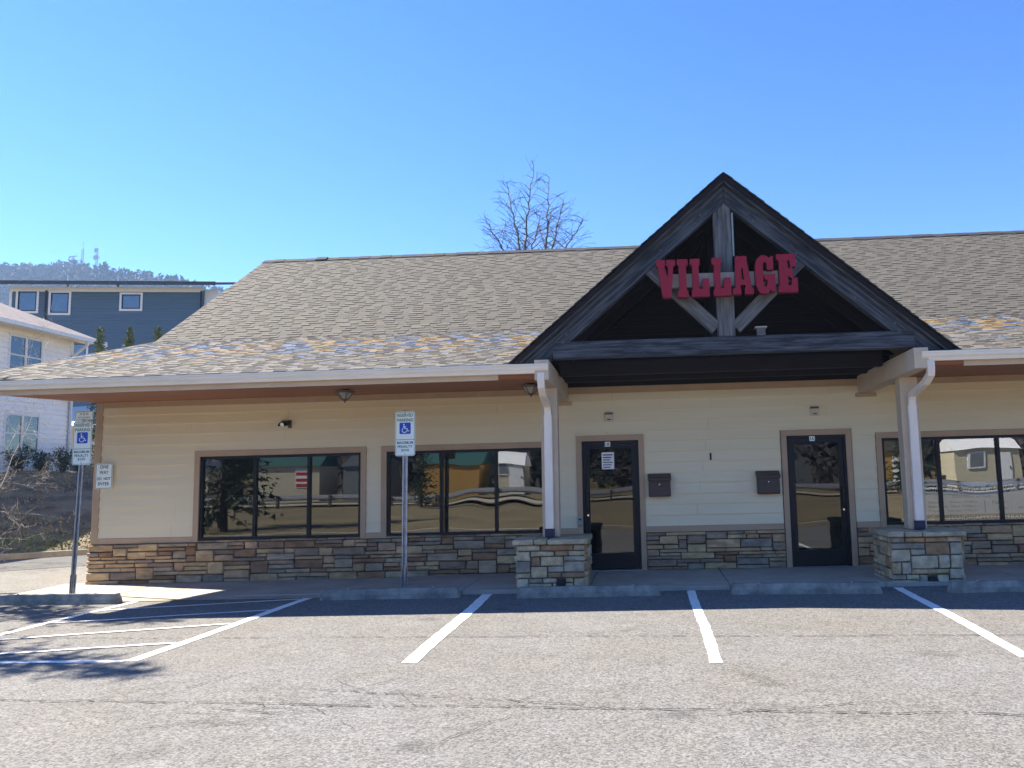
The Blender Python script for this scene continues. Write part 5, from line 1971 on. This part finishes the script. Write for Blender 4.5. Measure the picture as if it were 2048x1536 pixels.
def shed(x, y, w, d, h, rh, wm, rm, label, axis='x', sign_=False, win=True):
    e = thing('storage_shed', label, 'shed', (x, y, 0.3), 'storage sheds across the road')
    z0 = 0.3
    MB().box((x - w / 2, y - d / 2, z0), (x + w / 2, y + d / 2, z0 + h)).build('wall', wm, e)
    if axis == 'x':
        pr = [(-d / 2 - .15, h), (-d / 4, h + rh * .75), (0, h + rh), (d / 4, h + rh * .75), (d / 2 + .15, h)]
        MB().prism(pr, lambda u, v: (x - w / 2 - .12, y + u, z0 + v), lambda u, v: (x + w / 2 + .12, y + u, z0 + v)).build('roof', rm, e, fix=True)
    else:
        pr = [(-w / 2 - .15, h), (-w / 4, h + rh * .75), (0, h + rh), (w / 4, h + rh * .75), (w / 2 + .15, h)]
        MB().prism(pr, lambda u, v: (x + u, y - d / 2 - .12, z0 + v), lambda u, v: (x + u, y + d / 2 + .12, z0 + v)).build('roof', rm, e, fix=True)
    if win:
        f = box('window', (x - w * .2 - .4, y + d / 2 + .002, z0 + 1.1), (x - w * .2 + .4, y + d / 2 + .05, z0 + 2.0), 'shed_white', e)
        box('pane', (x - w * .2 - .3, y + d / 2 + .052, z0 + 1.18), (x - w * .2 + .3, y + d / 2 + .06, z0 + 1.92), 'shed_grey', f)
        dr = box('door', (x + w * .22 - .45, y + d / 2 + .002, z0 + 0.05), (x + w * .22 + .45, y + d / 2 + .05, z0 + 1.95), 'shed_white', e)
        box('handle', (x + w * .22 + .28, y + d / 2 + .051, z0 + .95), (x + w * .22 + .33, y + d / 2 + .09, z0 + 1.1), 'dark_plastic', dr)
    if sign_:
        bn = box('banner', (x + w * .12, y + d / 2 + .01, z0 + .9), (x + w * .34, y + d / 2 + .03, z0 + h - .15), 'shed_white', e)
        for bz in (0.95, 1.3, 1.7):
            box('banner_stripe', (x + w * .13, y + d / 2 + .031, z0 + bz), (x + w * .33, y + d / 2 + .036, z0 + bz + 0.2), 'shed_red', bn)


shed(-29.5, -38.0, 3.4, 3.0, 2.1, 0.9, 'shed_cream', 'shed_grey', 'cream shed with a grey roof across the road, leftmost of the row', 'y')
shed(-22.5, -37.5, 4.2, 3.0, 2.3, 0.8, 'shed_cream', 'shed_teal', 'cream shed with a red banner across the road', 'x', True, False)
shed(-17.8, -37.8, 2.2, 3.4, 2.2, 0.9, 'shed_grey', 'shed_grey', 'grey gable shed across the road', 'y', False, False)
shed(-12.3, -37.5, 3.6, 3.0, 2.2, 1.0, 'shed_tan', 'shed_teal', 'yellow tan shed with a teal roof across the road', 'x', False, False)
shed(-8.4, -36.8, 1.9, 3.0, 2.0, 0.9, 'shed_cream', 'shed_white', 'narrow cream shed with a white roof across the road', 'x')
shed(-5.2, -37.6, 1.9, 3.0, 2.0, 0.9, 'shed_cream', 'shed_white', 'narrow cream shed with a white roof, second of two across the road', 'x')
shed(14.7, -39.0, 4.2, 3.4, 2.2, 1.2, 'shed_tan', 'bark', 'ochre cabin with a brown roof across the road', 'y')
shed(20.4, -37.5, 3.8, 3.0, 2.2, 0.8, 'shed_cream', 'shed_white', 'cream shed with a white roof across the road, near the right end', 'x')
shed(10.0, -46.0, 7, 4, 3.4, 0.8, 'shed_grey', 'sign_blue', 'long grey shed with a blue roof across the road', 'x', False, False)
r = random.Random(66)
pl, pn = [], []
for k in range(900):
    x, y = r.uniform(-85, 85), r.uniform(-95, -43)
    t = -10.5 - y
    (pn if y > -58 else pl).append((x, y, max(0.1, (t - 33) * 0.09) - .3, r.uniform(4.5, 8), r.random() < 0.3))
wood('back_wood', 'dark woodland high on the hillside across the road', pl, 67, 1.0, 36)
wood('back_thicket', 'dark thicket along the foot of the hillside across the road', pn, 68, 0.38, 150)


# ------------------------------------------------------------------ spruces beside the lot (they shade the left of it)
def spruce(x, y, h, rad, seed, label):
    e = thing('spruce_tree', label, 'tree', (x, y, -0.1), 'spruce trees beside the lot')
    r = random.Random(seed)
    MB().tube((x, y, -0.15), (x, y, h - .2), 0.16, 0.02, n=8).build('trunk', 'bark', e)
    v, f = [], []
    lev = int(h / 0.28)
    for i in range(lev):
        t = i / lev
        z = 0.6 + (h - 0.7) * t
        R_ = rad * (1 - t) ** 0.85 + 0.08
        for k in range(9):
            a = r.uniform(0, 6.28)
            d = Vector((math.cos(a), math.sin(a), -0.22 + 0.5 * t)).normalized()
            ln = R_ * r.uniform(.7, 1.1)
            for q in range(max(3, int(ln * 9))):
                s_ = (q + r.random()) / max(3, int(ln * 9))
                c = Vector((x, y, z)) + d * ln * s_ + Vector((r.gauss(0, .06), r.gauss(0, .06), r.gauss(0, .05)))
                for w_ in range(2):
                    u = (d * .6 + Vector((r.gauss(0, .8), r.gauss(0, .8), r.gauss(-.3, .4)))).normalized()
                    w = u.cross(Vector((r.gauss(0, 1), r.gauss(0, 1), r.gauss(0, 1)))).normalized() * 0.035
                    n0 = len(v)
                    v += [c - w, c + w, c + u * r.uniform(.14, .30)]
                    f.append((n0, n0 + 1, n0 + 2))
    mesh_obj('crown', v, f, 'spruce', e)


spruce(-13.5, -3.3, 9.0, 2.1, 1, 'spruce tree left of the lot, nearer the viewer')
spruce(-14.6, -0.75, 8.6, 2.0, 2, 'spruce tree left of the lot, nearer the road')
spruce(-14.2, -12.8, 7.5, 1.9, 3, 'spruce tree on the verge behind the viewer')
spruce(-11.6, -27.5, 4.2, 1.2, 4, 'small spruce by the guard rail, left of the tan shed')
spruce(12.4, -26.5, 3.6, 1.0, 5, 'small spruce by the guard rail opposite the right window')


# ------------------------------------------------------------------ haze: thin even air round everything
hz = tag(MB().box((-900, -900, -1.4), (900, 900, 165)).build('haze', 'sign_white'), 'thin blue winter haze over the valley', 'haze', kind='stuff')
hm = bpy.data.materials.new('haze_air')
hm.use_nodes = True
hm.node_tree.nodes.remove(hm.node_tree.nodes['Principled BSDF'])
pv = hm.node_tree.nodes.new('ShaderNodeVolumePrincipled')
pv.inputs['Color'].default_value = (0.42, 0.64, 1.0, 1)
pv.inputs['Density'].default_value = 0.0004
pv.inputs['Anisotropy'].default_value = 0.2
hm.node_tree.links.new(pv.outputs[0], hm.node_tree.nodes['Material Output'].inputs['Volume'])
hz.data.materials.clear()
hz.data.materials.append(hm)
